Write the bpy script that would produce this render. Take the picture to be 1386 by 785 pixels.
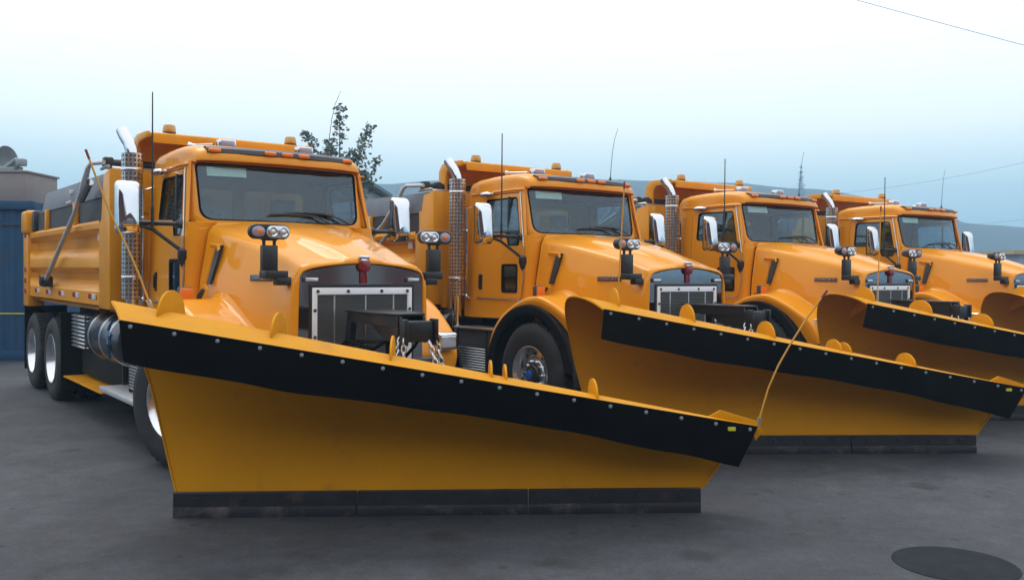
import bpy, bmesh, math, random
from math import sin, cos, pi, radians, sqrt
from mathutils import Vector, Matrix, noise
from mathutils.geometry import tessellate_polygon

for o in list(bpy.data.objects): bpy.data.objects.remove(o)
scene = bpy.context.scene
COL = scene.collection
random.seed(7)

# ------------------------------------------------------------------ camera
cam_d = bpy.data.cameras.new("camera"); cam = bpy.data.objects.new("camera", cam_d); COL.objects.link(cam)
cam_d.sensor_width = 36; cam_d.lens = 36 * 1243 / 1386; cam_d.clip_start = 0.1; cam_d.clip_end = 3000
cam.matrix_world = Matrix.Translation((0, 0, 1.648)) @ Matrix.Rotation(pi / 2 - 0.019, 4, 'X') @ Matrix.Rotation(0.008, 4, 'Z')
scene.camera = cam

# ------------------------------------------------------------------ sky and sun (overcast, foggy)
SUN_EL, SUN_AZ = radians(62), radians(-35)      # azimuth clockwise from +Y: high, behind the trucks
w = bpy.data.worlds.new("World"); scene.world = w; w.use_nodes = True
nt = w.node_tree; nt.nodes.clear()
N = nt.nodes.new; LK = nt.links.new
out = N('ShaderNodeOutputWorld'); bg = N('ShaderNodeBackground')
sky = N('ShaderNodeTexSky'); sky.sky_type = 'NISHITA'; sky.sun_disc = False
sky.sun_elevation = SUN_EL; sky.sun_rotation = SUN_AZ; sky.air_density = 1.5; sky.dust_density = 6; sky.ozone_density = 2
tc = N('ShaderNodeTexCoord'); sep = N('ShaderNodeSeparateXYZ'); LK(tc.outputs['Generated'], sep.inputs[0])
ramp = N('ShaderNodeValToRGB'); cr = ramp.color_ramp
cr.elements[0].position = 0.0; cr.elements[0].color = (4.2, 7.2, 10.8, 1)
cr.elements[1].position = 1.0; cr.elements[1].color = (19.5, 19.7, 20.0, 1)
for p_, c_ in ((0.06, (7.6, 11.9, 14.2)), (0.10, (11.6, 15.0, 15.8)), (0.15, (16.2, 17.4, 17.6)), (0.25, (17.6, 18.0, 18.4))):
    e = cr.elements.new(p_); e.color = (*c_, 1)
LK(sep.outputs['Z'], ramp.inputs[0])
mx = N('ShaderNodeMixRGB'); mx.inputs[0].default_value = 0.88           # cloud cover over the clear sky
LK(sky.outputs[0], mx.inputs[1]); LK(ramp.outputs[0], mx.inputs[2])
LK(mx.outputs[0], bg.inputs[0]); bg.inputs[1].default_value = 0.09
LK(bg.outputs[0], out.inputs[0])
sl = bpy.data.lights.new("sun", 'SUN'); sl.energy = 0.9; sl.angle = radians(25); sl.color = (1.0, 0.97, 0.93)
so = bpy.data.objects.new("sun", sl); COL.objects.link(so)
sd = Vector((sin(SUN_AZ) * cos(SUN_EL), cos(SUN_AZ) * cos(SUN_EL), sin(SUN_EL)))
so.rotation_euler = sd.to_track_quat('Z', 'Y').to_euler(); so.location = (0, 0, 40)
vs = scene.view_settings; vs.view_transform = 'Standard'; vs.look = 'None'; vs.gamma = 1; vs.exposure = 0.0; vs.use_curve_mapping = False
scene.render.engine = 'CYCLES'

# ------------------------------------------------------------------ materials
MATS = {}
def mat(name, col, rough=0.5, metal=0.0, coat=0.0, var=0.0, vscale=3.0, bump=0.0, bscale=60.0, dirt=None, dscale=1.5, dpos=(0.5, 0.7), spec=0.5, rvar=0.0, emit=None):
    m = bpy.data.materials.new(name); m.use_nodes = True
    t = m.node_tree; b = t.nodes['Principled BSDF']
    b.inputs['Base Color'].default_value = (*col, 1); b.inputs['Roughness'].default_value = rough
    b.inputs['Metallic'].default_value = metal; b.inputs['Coat Weight'].default_value = coat; b.inputs['Coat Roughness'].default_value = 0.04
    b.inputs['Specular IOR Level'].default_value = spec
    co = t.nodes.new('ShaderNodeTexCoord')
    last = None
    if var:
        n = t.nodes.new('ShaderNodeTexNoise'); n.inputs['Scale'].default_value = vscale; n.inputs['Detail'].default_value = 6; n.inputs['Roughness'].default_value = 0.6
        t.links.new(co.outputs['Object'], n.inputs['Vector'])
        mr = t.nodes.new('ShaderNodeMapRange'); mr.inputs[1].default_value = 0.3; mr.inputs[2].default_value = 0.7
        mr.inputs[3].default_value = 1 - var; mr.inputs[4].default_value = 1 + var
        t.links.new(n.outputs[0], mr.inputs[0])
        h = t.nodes.new('ShaderNodeVectorMath'); h.operation = 'SCALE'; h.inputs[0].default_value = col
        t.links.new(mr.outputs[0], h.inputs['Scale']); last = h.outputs[0]
        if rvar:
            r2 = t.nodes.new('ShaderNodeMapRange'); r2.inputs[1].default_value = 0.3; r2.inputs[2].default_value = 0.7
            r2.inputs[3].default_value = rough - rvar; r2.inputs[4].default_value = rough + rvar
            t.links.new(n.outputs[0], r2.inputs[0]); t.links.new(r2.outputs[0], b.inputs['Roughness'])
    if dirt:
        n = t.nodes.new('ShaderNodeTexNoise'); n.inputs['Scale'].default_value = dscale; n.inputs['Detail'].default_value = 8; n.inputs['Roughness'].default_value = 0.65
        t.links.new(co.outputs['Object'], n.inputs['Vector'])
        mr = t.nodes.new('ShaderNodeMapRange'); mr.inputs[1].default_value = dpos[0]; mr.inputs[2].default_value = dpos[1]; mr.inputs[4].default_value = 0.75
        t.links.new(n.outputs[0], mr.inputs[0])
        mi = t.nodes.new('ShaderNodeMixRGB'); mi.inputs[2].default_value = (*dirt, 1)
        if last: t.links.new(last, mi.inputs[1])
        else: mi.inputs[1].default_value = (*col, 1)
        t.links.new(mr.outputs[0], mi.inputs[0]); last = mi.outputs[0]
    if last: t.links.new(last, b.inputs['Base Color'])
    if bump:
        n = t.nodes.new('ShaderNodeTexNoise'); n.inputs['Scale'].default_value = bscale; n.inputs['Detail'].default_value = 4
        t.links.new(co.outputs['Object'], n.inputs['Vector'])
        bp = t.nodes.new('ShaderNodeBump'); bp.inputs['Strength'].default_value = bump; bp.inputs['Distance'].default_value = 0.01
        t.links.new(n.outputs[0], bp.inputs['Height']); t.links.new(bp.outputs[0], b.inputs['Normal'])
    if emit:
        b.inputs['Emission Color'].default_value = (*col, 1); b.inputs['Emission Strength'].default_value = emit
    MATS[name] = m; return m

def glass(name, tint, refl=1.0):
    m = bpy.data.materials.new(name); m.use_nodes = True; t = m.node_tree; t.nodes.clear()
    o = t.nodes.new('ShaderNodeOutputMaterial'); mi = t.nodes.new('ShaderNodeMixShader')
    tr = t.nodes.new('ShaderNodeBsdfTransparent'); tr.inputs[0].default_value = (*tint, 1)
    gl = t.nodes.new('ShaderNodeBsdfGlossy'); gl.inputs['Roughness'].default_value = 0.02; gl.inputs['Color'].default_value = (0.72, 0.87, 1.0, 1)
    ge = t.nodes.new('ShaderNodeNewGeometry'); dt = t.nodes.new('ShaderNodeVectorMath'); dt.operation = 'DOT_PRODUCT'
    t.links.new(ge.outputs['Incoming'], dt.inputs[0]); t.links.new(ge.outputs['Normal'], dt.inputs[1])
    def mth(op, a, b=None):
        m_ = t.nodes.new('ShaderNodeMath'); m_.operation = op
        for i, q in enumerate((a, b)):
            if q is None: continue
            if isinstance(q, (int, float)): m_.inputs[i].default_value = q
            else: t.links.new(q, m_.inputs[i])
        return m_.outputs[0]
    fr = mth('ADD', mth('MULTIPLY', mth('POWER', mth('SUBTRACT', 1.0, mth('ABSOLUTE', dt.outputs['Value'])), 5.0), 0.91), 0.09)   # Schlick, both faces of the pane
    t.links.new(fr, mi.inputs[0]); t.links.new(tr.outputs[0], mi.inputs[1]); t.links.new(gl.outputs[0], mi.inputs[2]); t.links.new(mi.outputs[0], o.inputs[0])
    MATS[name] = m; return m

YEL = (0.80, 0.300, 0.0)
mat('paint', YEL, 0.5, spec=0.15, coat=0.6, var=0.035, vscale=1.3, bump=0.012, bscale=9)
mat('box_paint', (0.74, 0.30, 0.002), 0.45, spec=0.25, coat=0.2, var=0.07, vscale=1.6, dirt=(0.30, 0.17, 0.06), dscale=1.1, dpos=(0.56, 0.8), bump=0.03, bscale=5)
mat('plow_paint', (0.61, 0.262, 0.0), 0.55, spec=0.10, coat=0.0, var=0.08, vscale=1.2, rvar=0.08, dirt=(0.34, 0.15, 0.02), dscale=3.2, dpos=(0.58, 0.8), bump=0.10, bscale=3.0)
mat('rubber', (0.0075, 0.0075, 0.0085), 0.75, spec=0.12, var=0.3, vscale=4, bump=0.1, bscale=30)
mat('tyre', (0.018, 0.018, 0.020), 0.75, var=0.25, vscale=6, dirt=(0.06, 0.058, 0.055), dscale=3, dpos=(0.55, 0.8))
mat('blade', (0.020, 0.020, 0.026), 0.55, var=0.3, vscale=8, dirt=(0.12, 0.08, 0.06), dscale=4, dpos=(0.6, 0.8), bump=0.1, bscale=20)
mat('wear_steel', (0.022, 0.022, 0.030), 0.5, var=0.3, vscale=7, dirt=(0.14, 0.12, 0.12), dscale=5, dpos=(0.52, 0.68), bump=0.2, bscale=14)
mat('black', (0.017, 0.017, 0.018), 0.42, var=0.15, vscale=5, coat=0.1)
mat('hitch_black', (0.011, 0.011, 0.014), 0.42, spec=0.3, var=0.2, vscale=5, coat=0.2)
mat('frame_black', (0.012, 0.012, 0.013), 0.7, spec=0.15, var=0.3, vscale=4)
mat('dark_trim', (0.05, 0.05, 0.055), 0.45, var=0.1, vscale=5)
mat('chrome', (0.66, 0.68, 0.72), 0.06, metal=1.0)
mat('stainless', (0.42, 0.42, 0.43), 0.07, metal=1.0, var=0.12, vscale=2, bump=0.02, bscale=5)
mat('aluminium', (0.62, 0.64, 0.66), 0.32, metal=1.0, var=0.1, vscale=7, bump=0.05, bscale=60)
mat('polished', (0.72, 0.74, 0.77), 0.22, metal=0.9, var=0.06, vscale=6)
mat('galvanised', (0.52, 0.53, 0.55), 0.42, metal=0.35, var=0.12, vscale=6)
mat('white_frame', (0.86, 0.88, 0.92), 0.45, var=0.06, vscale=6)
mat('grille_grey', (0.16, 0.16, 0.155), 0.5, metal=0.3, var=0.15, vscale=8)
mat('amber', (0.85, 0.20, 0.01), 0.3, coat=0.2)
mat('amber_beacon', (0.55, 0.27, 0.02), 0.2, coat=0.5)
mat('red_lens', (0.45, 0.015, 0.012), 0.2, coat=0.5)
mat('red_badge', (0.22, 0.012, 0.018), 0.25, coat=0.6)
mat('clear_lens', (0.70, 0.74, 0.78), 0.12, metal=0.55, coat=0.8)
mat('strobe_lens', (0.30, 0.27, 0.36), 0.12, coat=0.8)
mat('board_grey', (0.145, 0.165, 0.20), 0.65, var=0.1, vscale=2.5, dirt=(0.22, 0.23, 0.25), dscale=2)
mat('board_dark', (0.035, 0.038, 0.048), 0.6, var=0.15, vscale=3)
mat('seat', (0.10, 0.095, 0.09), 0.8, var=0.15, vscale=10)
mat('seat_tan', (0.55, 0.44, 0.30), 0.8, var=0.12, vscale=10)
mat('interior', (0.075, 0.08, 0.09), 0.75, var=0.1, vscale=5)
mat('paper', (0.85, 0.84, 0.62), 0.8, var=0.08, vscale=30)
mat('paper_green', (0.40, 0.62, 0.52), 0.8)
mat('rod', (0.62, 0.30, 0.03), 0.45)
mat('rod_tip', (0.22, 0.02, 0.02), 0.45)
mat('blue_cap', (0.02, 0.10, 0.45), 0.4)
mat('yellow_tag', (0.65, 0.60, 0.03), 0.6)
mat('decal_white', (0.6, 0.58, 0.62), 0.5, var=0.2, vscale=20)
mat('hose_blue', (0.03, 0.10, 0.22), 0.5)
mat('tank_dark', (0.10, 0.105, 0.13), 0.24, metal=0.85, var=0.15, vscale=3)
glass('windshield_glass', (0.58, 0.80, 0.92)); glass('window_glass', (0.55, 0.68, 0.72))

# perforated heat shield: metal with rows of dark holes
def perforated():
    m = mat('perforated', (0.42, 0.40, 0.40), 0.25, metal=1.0); t = m.node_tree; b = t.nodes['Principled BSDF']
    uv = t.nodes.new('ShaderNodeUVMap'); vo = t.nodes.new('ShaderNodeTexVoronoi'); vo.inputs['Scale'].default_value = 1; vo.inputs['Randomness'].default_value = 0
    t.links.new(uv.outputs[0], vo.inputs['Vector'])
    mr = t.nodes.new('ShaderNodeMapRange'); mr.inputs[1].default_value = 0.30; mr.inputs[2].default_value = 0.38
    t.links.new(vo.outputs['Distance'], mr.inputs[0])
    mi = t.nodes.new('ShaderNodeMixRGB'); mi.inputs[1].default_value = (0.10, 0.07, 0.055, 1); mi.inputs[2].default_value = (0.60, 0.57, 0.56, 1)
    t.links.new(mr.outputs[0], mi.inputs[0]); t.links.new(mi.outputs[0], b.inputs['Base Color'])
    t.links.new(mr.outputs[0], b.inputs['Metallic'])
perforated()

# asphalt
def asphalt():
    m = bpy.data.materials.new('asphalt'); m.use_nodes = True; t = m.node_tree; b = t.nodes['Principled BSDF']; MATS['asphalt'] = m
    co = t.nodes.new('ShaderNodeTexCoord')
    def nz(scale, det=6, rgh=0.6, dist=0.0):
        n = t.nodes.new('ShaderNodeTexNoise'); n.inputs['Scale'].default_value = scale; n.inputs['Detail'].default_value = det; n.inputs['Roughness'].default_value = rgh; n.inputs['Distortion'].default_value = dist
        t.links.new(co.outputs['Object'], n.inputs['Vector']); return n.outputs[0]
    def ramp_(src, a, b_, ca, cb):
        r = t.nodes.new('ShaderNodeValToRGB'); r.color_ramp.elements[0].position = a; r.color_ramp.elements[1].position = b_
        r.color_ramp.elements[0].color = (*ca, 1); r.color_ramp.elements[1].color = (*cb, 1); t.links.new(src, r.inputs[0]); return r.outputs[0]
    def mul(a, c, f=1.0, op='MULTIPLY'):
        x = t.nodes.new('ShaderNodeMixRGB'); x.blend_type = op; x.inputs[0].default_value = f
        t.links.new(a, x.inputs[1]); t.links.new(c, x.inputs[2]); return x.outputs[0]
    def vor(scale, feat='F1', rnd=1.0, warp=0.0):
        v = t.nodes.new('ShaderNodeTexVoronoi'); v.feature = feat; v.voronoi_dimensions = '2D'; v.inputs['Scale'].default_value = scale; v.inputs['Randomness'].default_value = rnd
        if warp:
            n = t.nodes.new('ShaderNodeTexNoise'); n.inputs['Scale'].default_value = 1.6; n.inputs['Detail'].default_value = 5; t.links.new(co.outputs['Object'], n.inputs['Vector'])
            a = t.nodes.new('ShaderNodeVectorMath'); a.operation = 'MULTIPLY_ADD'; a.inputs[1].default_value = (warp, warp, warp); t.links.new(n.outputs['Color'], a.inputs[0]); t.links.new(co.outputs['Object'], a.inputs[2]); t.links.new(a.outputs[0], v.inputs['Vector'])
        else: t.links.new(co.outputs['Object'], v.inputs['Vector'])
        return v.outputs['Distance']
    base = ramp_(nz(0.45, 5, 0.55, 0.8), 0.30, 0.72, (0.031, 0.034, 0.043), (0.062, 0.066, 0.076))
    base = mul(base, ramp_(nz(1.7, 7, 0.7, 0.6), 0.36, 0.62, (0.70, 0.69, 0.69), (1.10, 1.10, 1.10)))          # mottling
    base = mul(base, ramp_(nz(9, 6, 0.75), 0.34, 0.66, (0.80, 0.80, 0.80), (1.18, 1.18, 1.18)))
    base = mul(base, ramp_(nz(38, 4, 0.7), 0.32, 0.68, (0.74, 0.74, 0.74), (1.26, 1.26, 1.26)))               # grit
    base = mul(base, ramp_(nz(150, 2, 0.6), 0.30, 0.70, (0.60, 0.60, 0.60), (1.42, 1.42, 1.42)))              # aggregate
    base = mul(base, ramp_(nz(0.8, 7, 0.7, 1.4), 0.58, 0.68, (1, 1, 1), (0.58, 0.56, 0.55)))                  # oil and tyre stains
    base = mul(base, ramp_(vor(0.42, 'F1', 1.0, 0.35), 0.025, 0.060, (0.50, 0.49, 0.49), (1, 1, 1)))            # drips
    base = mul(base, ramp_(vor(1.3, 'F1', 1.0, 0.12), 0.020, 0.045, (0.52, 0.51, 0.51), (1, 1, 1)))
    ck = ramp_(vor(0.28, 'DISTANCE_TO_EDGE', 1.0, 0.35), 0.0012, 0.004, (0.42, 0.42, 0.42), (1, 1, 1))          # hairline cracks
    base = mul(base, ck, 0.4)
    t.links.new(base, b.inputs['Base Color'])
    rr_ = t.nodes.new('ShaderNodeMapRange'); rr_.inputs[3].default_value = 0.62; rr_.inputs[4].default_value = 0.9; t.links.new(nz(0.7, 4), rr_.inputs[0]); t.links.new(rr_.outputs[0], b.inputs['Roughness'])
    bp = t.nodes.new('ShaderNodeBump'); bp.inputs['Strength'].default_value = 0.6; bp.inputs['Distance'].default_value = 0.008
    t.links.new(nz(110, 4, 0.7), bp.inputs['Height']); t.links.new(bp.outputs[0], b.inputs['Normal'])
asphalt()
mat('cast_iron', (0.024, 0.027, 0.033), 0.95, spec=0.1, var=0.2, vscale=8, bump=0.4, bscale=60)
mat('container_blue', (0.022, 0.070, 0.150), 0.6, spec=0.2, var=0.12, vscale=1.5, dirt=(0.05, 0.07, 0.10), dscale=1.2)
mat('beige', (0.24, 0.21, 0.20), 0.7, var=0.1, vscale=1.5)
mat('grey_metal', (0.25, 0.29, 0.31), 0.5, metal=0.3, var=0.15, vscale=3)
mat('hill_green', (0.018, 0.032, 0.034), 0.95, var=0.35, vscale=0.06)
mat('green_roof', (0.015, 0.07, 0.065), 0.5, var=0.1, vscale=2)
mat('wall_grey', (0.30, 0.31, 0.33), 0.8, var=0.08, vscale=1)
mat('blue_trim', (0.03, 0.05, 0.22), 0.5)
mat('brown_roof', (0.40, 0.27, 0.12), 0.7, var=0.1)
mat('bark', (0.07, 0.055, 0.045), 0.9, var=0.3, vscale=12)
mat('leaf', (0.11, 0.15, 0.12), 0.6, var=0.4, vscale=3)
mat('wire', (0.20, 0.22, 0.26), 0.6)
mat('sky_glass', (0.05, 0.06, 0.07), 0.1, coat=0.5)

# ------------------------------------------------------------------ geometry helpers
class G:
    def __init__(s): s.v = []; s.f = []; s.uv = None
    def add(s, v, f):
        o = len(s.v); s.v += [tuple(p) for p in v]; s.f += [tuple(i + o for i in q) for q in f]; return s
    def box(s, x0, x1, y0, y1, z0, z1):
        return s.add([(x, y, z) for x in (x0, x1) for y in (y0, y1) for z in (z0, z1)],
                     [(0, 1, 3, 2), (4, 6, 7, 5), (0, 4, 5, 1), (2, 3, 7, 6), (0, 2, 6, 4), (1, 5, 7, 3)])
    def rbox(s, x0, x1, y0, y1, z0, z1, r=0.02, seg=2):
        bm = bmesh.new(); bmesh.ops.create_cube(bm, size=1)
        for v in bm.verts: v.co = ((x0 + x1) / 2 + v.co.x * (x1 - x0), (y0 + y1) / 2 + v.co.y * (y1 - y0), (z0 + z1) / 2 + v.co.z * (z1 - z0))
        bmesh.ops.bevel(bm, geom=bm.edges[:], offset=r, segments=seg, profile=0.5, affect='EDGES', clamp_overlap=True)
        bm.verts.index_update(); s.add([v.co[:] for v in bm.verts], [[v.index for v in f.verts] for f in bm.faces]); bm.free(); return s
    def prism(s, pts, ax, a0, a1):
        mk = {'x': lambda p, a: (a, p[0], p[1]), 'y': lambda p, a: (p[0], a, p[1]), 'z': lambda p, a: (p[0], p[1], a)}[ax]
        n = len(pts); return s.add([mk(p, a0) for p in pts] + [mk(p, a1) for p in pts],
                                   [tuple(range(n)), tuple(range(2 * n - 1, n - 1, -1))] + [(i, i + n, (i + 1) % n + n, (i + 1) % n) for i in range(n)])
    def grid(s, rows, cu=False, cv=False):
        nu, nv = len(rows), len(rows[0]); f = []
        for i in range(nu if cu else nu - 1):
            for j in range(nv if cv else nv - 1):
                f.append((i * nv + j, ((i + 1) % nu) * nv + j, ((i + 1) % nu) * nv + (j + 1) % nv, i * nv + (j + 1) % nv))
        return s.add([p for r in rows for p in r], f)
    def tube(s, path, r, n=10, cap=True, closed=False):
        P = [Vector(p) for p in path]; k = len(P); rr = r if isinstance(r, (list, tuple)) else [r] * k
        rows = []; up = None
        for i in range(k):
            if closed: d = (P[(i + 1) % k] - P[i - 1]).normalized()
            else: d = (P[min(i + 1, k - 1)] - P[max(i - 1, 0)]).normalized()
            if up is None: up = d.orthogonal().normalized()
            up = (up - d * up.dot(d)).normalized(); q = d.cross(up)
            rows.append([tuple(P[i] + (up * cos(2 * pi * j / n) + q * sin(2 * pi * j / n)) * rr[i]) for j in range(n)])
        o = len(s.v); s.grid(rows, cu=closed, cv=True)
        if cap and not closed:
            s.f.append(tuple(o + j for j in range(n))); s.f.append(tuple(o + (k - 1) * n + j for j in reversed(range(n))))
        return s
    def lathe(s, prof, org, axis, n=24):
        a = Vector(axis).normalized(); u = a.orthogonal().normalized(); v = a.cross(u); org = Vector(org)
        rows = [[tuple(org + a * h + (u * cos(2 * pi * j / n) + v * sin(2 * pi * j / n)) * r) for j in range(n)] for r, h in prof]
        return s.grid(rows, cv=True)
    def ell(s, c, rx, ry, rz, nu=16, nv=10):
        rows = [[(c[0] + rx * cos(2 * pi * j / nu) * sin(pi * i / nv), c[1] + ry * sin(2 * pi * j / nu) * sin(pi * i / nv), c[2] + rz * cos(pi * i / nv)) for j in range(nu)] for i in range(nv + 1)]
        return s.grid(rows, cv=True)
    def plate(s, outer, holes, fn, t0, t1):
        loops = [outer] + holes; tri = tessellate_polygon([[Vector((p[0], p[1], 0)) for p in l] for l in loops])
        flat = [p for l in loops for p in l]; n = len(flat)
        f = [tuple(x) for x in tri] + [tuple(i + n for i in reversed(x)) for x in tri]; o = 0
        for l in loops:
            k = len(l)
            for i in range(k): f.append((o + i, o + (i + 1) % k, o + (i + 1) % k + n, o + i + n))
            o += k
        return s.add([fn(p[0], p[1], t0) for p in flat] + [fn(p[0], p[1], t1) for p in flat], f)
    def xf(s, m):
        s.v = [tuple(m @ Vector(p)) for p in s.v]; return s

def rpoly(pts, rad, n=5):
    out = []; k = len(pts)
    for i, p in enumerate(pts):
        r = rad[i] if isinstance(rad, (list, tuple)) else rad
        a, b, c = Vector(pts[i - 1]).to_2d(), Vector(p).to_2d(), Vector(pts[(i + 1) % k]).to_2d()
        if r <= 0: out.append(tuple(b)); continue
        u = (a - b).normalized(); v = (c - b).normalized(); ang = u.angle(v); t = min(r / math.tan(ang / 2), (a - b).length * .49, (c - b).length * .49)
        p0, p2 = b + u * t, b + v * t
        for j in range(n + 1):
            q = j / n; out.append(tuple(p0 * (1 - q) ** 2 + b * 2 * q * (1 - q) + p2 * q * q))
    return out
def rect(x0, z0, x1, z1): return [(x0, z0), (x1, z0), (x1, z1), (x0, z1)]
def lerp(a, b, t): return a + (b - a) * t
def interp(tab, x):
    """Catmull-Rom through rows (key, v1, v2 ...)"""
    if x <= tab[0][0]: return list(tab[0][1:])
    if x >= tab[-1][0]: return list(tab[-1][1:])
    i = max(k for k in range(len(tab) - 1) if tab[k][0] <= x)
    p1, p2 = tab[i], tab[i + 1]; p0 = tab[max(i - 1, 0)]; p3 = tab[min(i + 2, len(tab) - 1)]
    h = p2[0] - p1[0]; t = (x - p1[0]) / h; o = []
    for c in range(1, len(p1)):
        m1 = (p2[c] - p0[c]) / (p2[0] - p0[0]) * h; m2 = (p3[c] - p1[c]) / (p3[0] - p1[0]) * h
        o.append((2 * t ** 3 - 3 * t * t + 1) * p1[c] + (t ** 3 - 2 * t * t + t) * m1 + (-2 * t ** 3 + 3 * t * t) * p2[c] + (t ** 3 - t * t) * m2)
    return o

def obj(name, g, m, parent=None, bev=0, smooth=38, weld=True, fixn=True):
    me = bpy.data.meshes.new(name); me.from_pydata(g.v, [], g.f)
    bm = bmesh.new(); bm.from_mesh(me)
    if weld: bmesh.ops.remove_doubles(bm, verts=bm.verts[:], dist=1e-5)
    if fixn: bmesh.ops.recalc_face_normals(bm, faces=bm.faces[:])
    if bev:
        ed = [e for e in bm.edges if len(e.link_faces) == 2 and e.calc_face_angle(0) > 0.5]
        bmesh.ops.bevel(bm, geom=ed, offset=bev, segments=2, profile=0.5, affect='EDGES', clamp_overlap=True)
    bm.to_mesh(me); bm.free()
    for p in me.polygons: p.use_smooth = True
    me.set_sharp_from_angle(angle=radians(smooth))
    me.materials.append(MATS[m] if isinstance(m, str) else m)
    o = bpy.data.objects.new(name, me); COL.objects.link(o)
    if parent: o.parent = parent
    return o
def split_islands(o, name):
    """every loose piece of o becomes an object of its own beside it"""
    bm = bmesh.new(); bm.from_mesh(o.data); seen = set(); isl = []
    for f in bm.faces:
        if f.index in seen: continue
        st_ = [f]; seen.add(f.index); cur = []
        while st_:
            q = st_.pop(); cur.append(q)
            for e_ in q.edges:
                for k in e_.link_faces:
                    if k.index not in seen: seen.add(k.index); st_.append(k)
        isl.append(cur)
    for cur in isl:
        ids = {}; vs_ = []; fs_ = []
        for f in cur:
            r_ = []
            for v in f.verts:
                if v.index not in ids: ids[v.index] = len(vs_); vs_.append(v.co[:])
                r_.append(ids[v.index])
            fs_.append(r_)
        g_ = G(); g_.add(vs_, fs_); n_ = obj(name, g_, o.data.materials[0], o.parent); n_.location = o.location
    bm.free(); bpy.data.objects.remove(o)
def share(src, loc, parent, rot=None):
    o = bpy.data.objects.new(src.name.split('.')[0], src.data); COL.objects.link(o); o.location = loc; o.parent = parent
    if rot: o.rotation_euler = rot
    return o
def tag(o, label, cat=None, group=None, kind=None):
    o['label'] = label
    if cat: o['category'] = cat
    if group: o['group'] = group
    if kind: o['kind'] = kind
    return o
def empty(name, loc=(0, 0, 0), rz=0):
    o = bpy.data.objects.new(name, None); COL.objects.link(o); o.location = loc; o.rotation_euler = (0, 0, rz); o.empty_display_size = 0.2; return o
def text_mesh(name, body, size, m, parent, mw, ext=0.003):
    c = bpy.data.curves.new(name, 'FONT'); c.body = body; c.size = size; c.extrude = ext; c.align_x = 'CENTER'; c.align_y = 'CENTER'
    t = bpy.data.objects.new(name, c); COL.objects.link(t)
    dg = bpy.context.evaluated_depsgraph_get(); me = bpy.data.meshes.new_from_object(t.evaluated_get(dg)); me.name = name
    bpy.data.objects.remove(t); me.transform(mw); me.materials.clear(); me.materials.append(MATS[m])
    o = bpy.data.objects.new(name, me); COL.objects.link(o); o.parent = parent; return o

# ------------------------------------------------------------------ setting: ground, hills
g = G(); n_ = 60
g.add([(-540, -60, 0), (540, -60, 0), (540, 530, 0), (-540, 530, 0)], [(0, 1, 2, 3)])
gr = obj('ground', g, 'asphalt'); tag(gr, 'dark grey stained asphalt yard under the trucks', kind='structure')
def ridge(x):
    tab = [(-340, 17), (-200, 20), (-100, 22), (0, 25), (31, 25.3), (81, 23.2), (101, 19.5), (120, 14.6), (139, 13.6), (200, 12), (340, 10)]
    return interp(tab, x)[0]
rows = []
for i in range(13):
    t = i / 12; y = 390 + 120 * t
    rows.append([(x, y, -0.5 + (ridge(x * .53) * 1.90 + 1.5 + 1.2 * noise.noise((x * .04, 3, 0)) + .5 * noise.noise((x * .15, 7, 0))) * sin(min(t * 1.5, 1) * pi / 2) ** 0.8 * (1 if t < .8 else 1 - (t - .8) * .5)) for x in [(-520 + 1040 * k / 136) for k in range(137)]])
hl = obj('hills', G().grid(rows), 'hill_green', smooth=80); tag(hl, 'low wooded ridge fading into blue fog behind the trucks', kind='structure')

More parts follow.
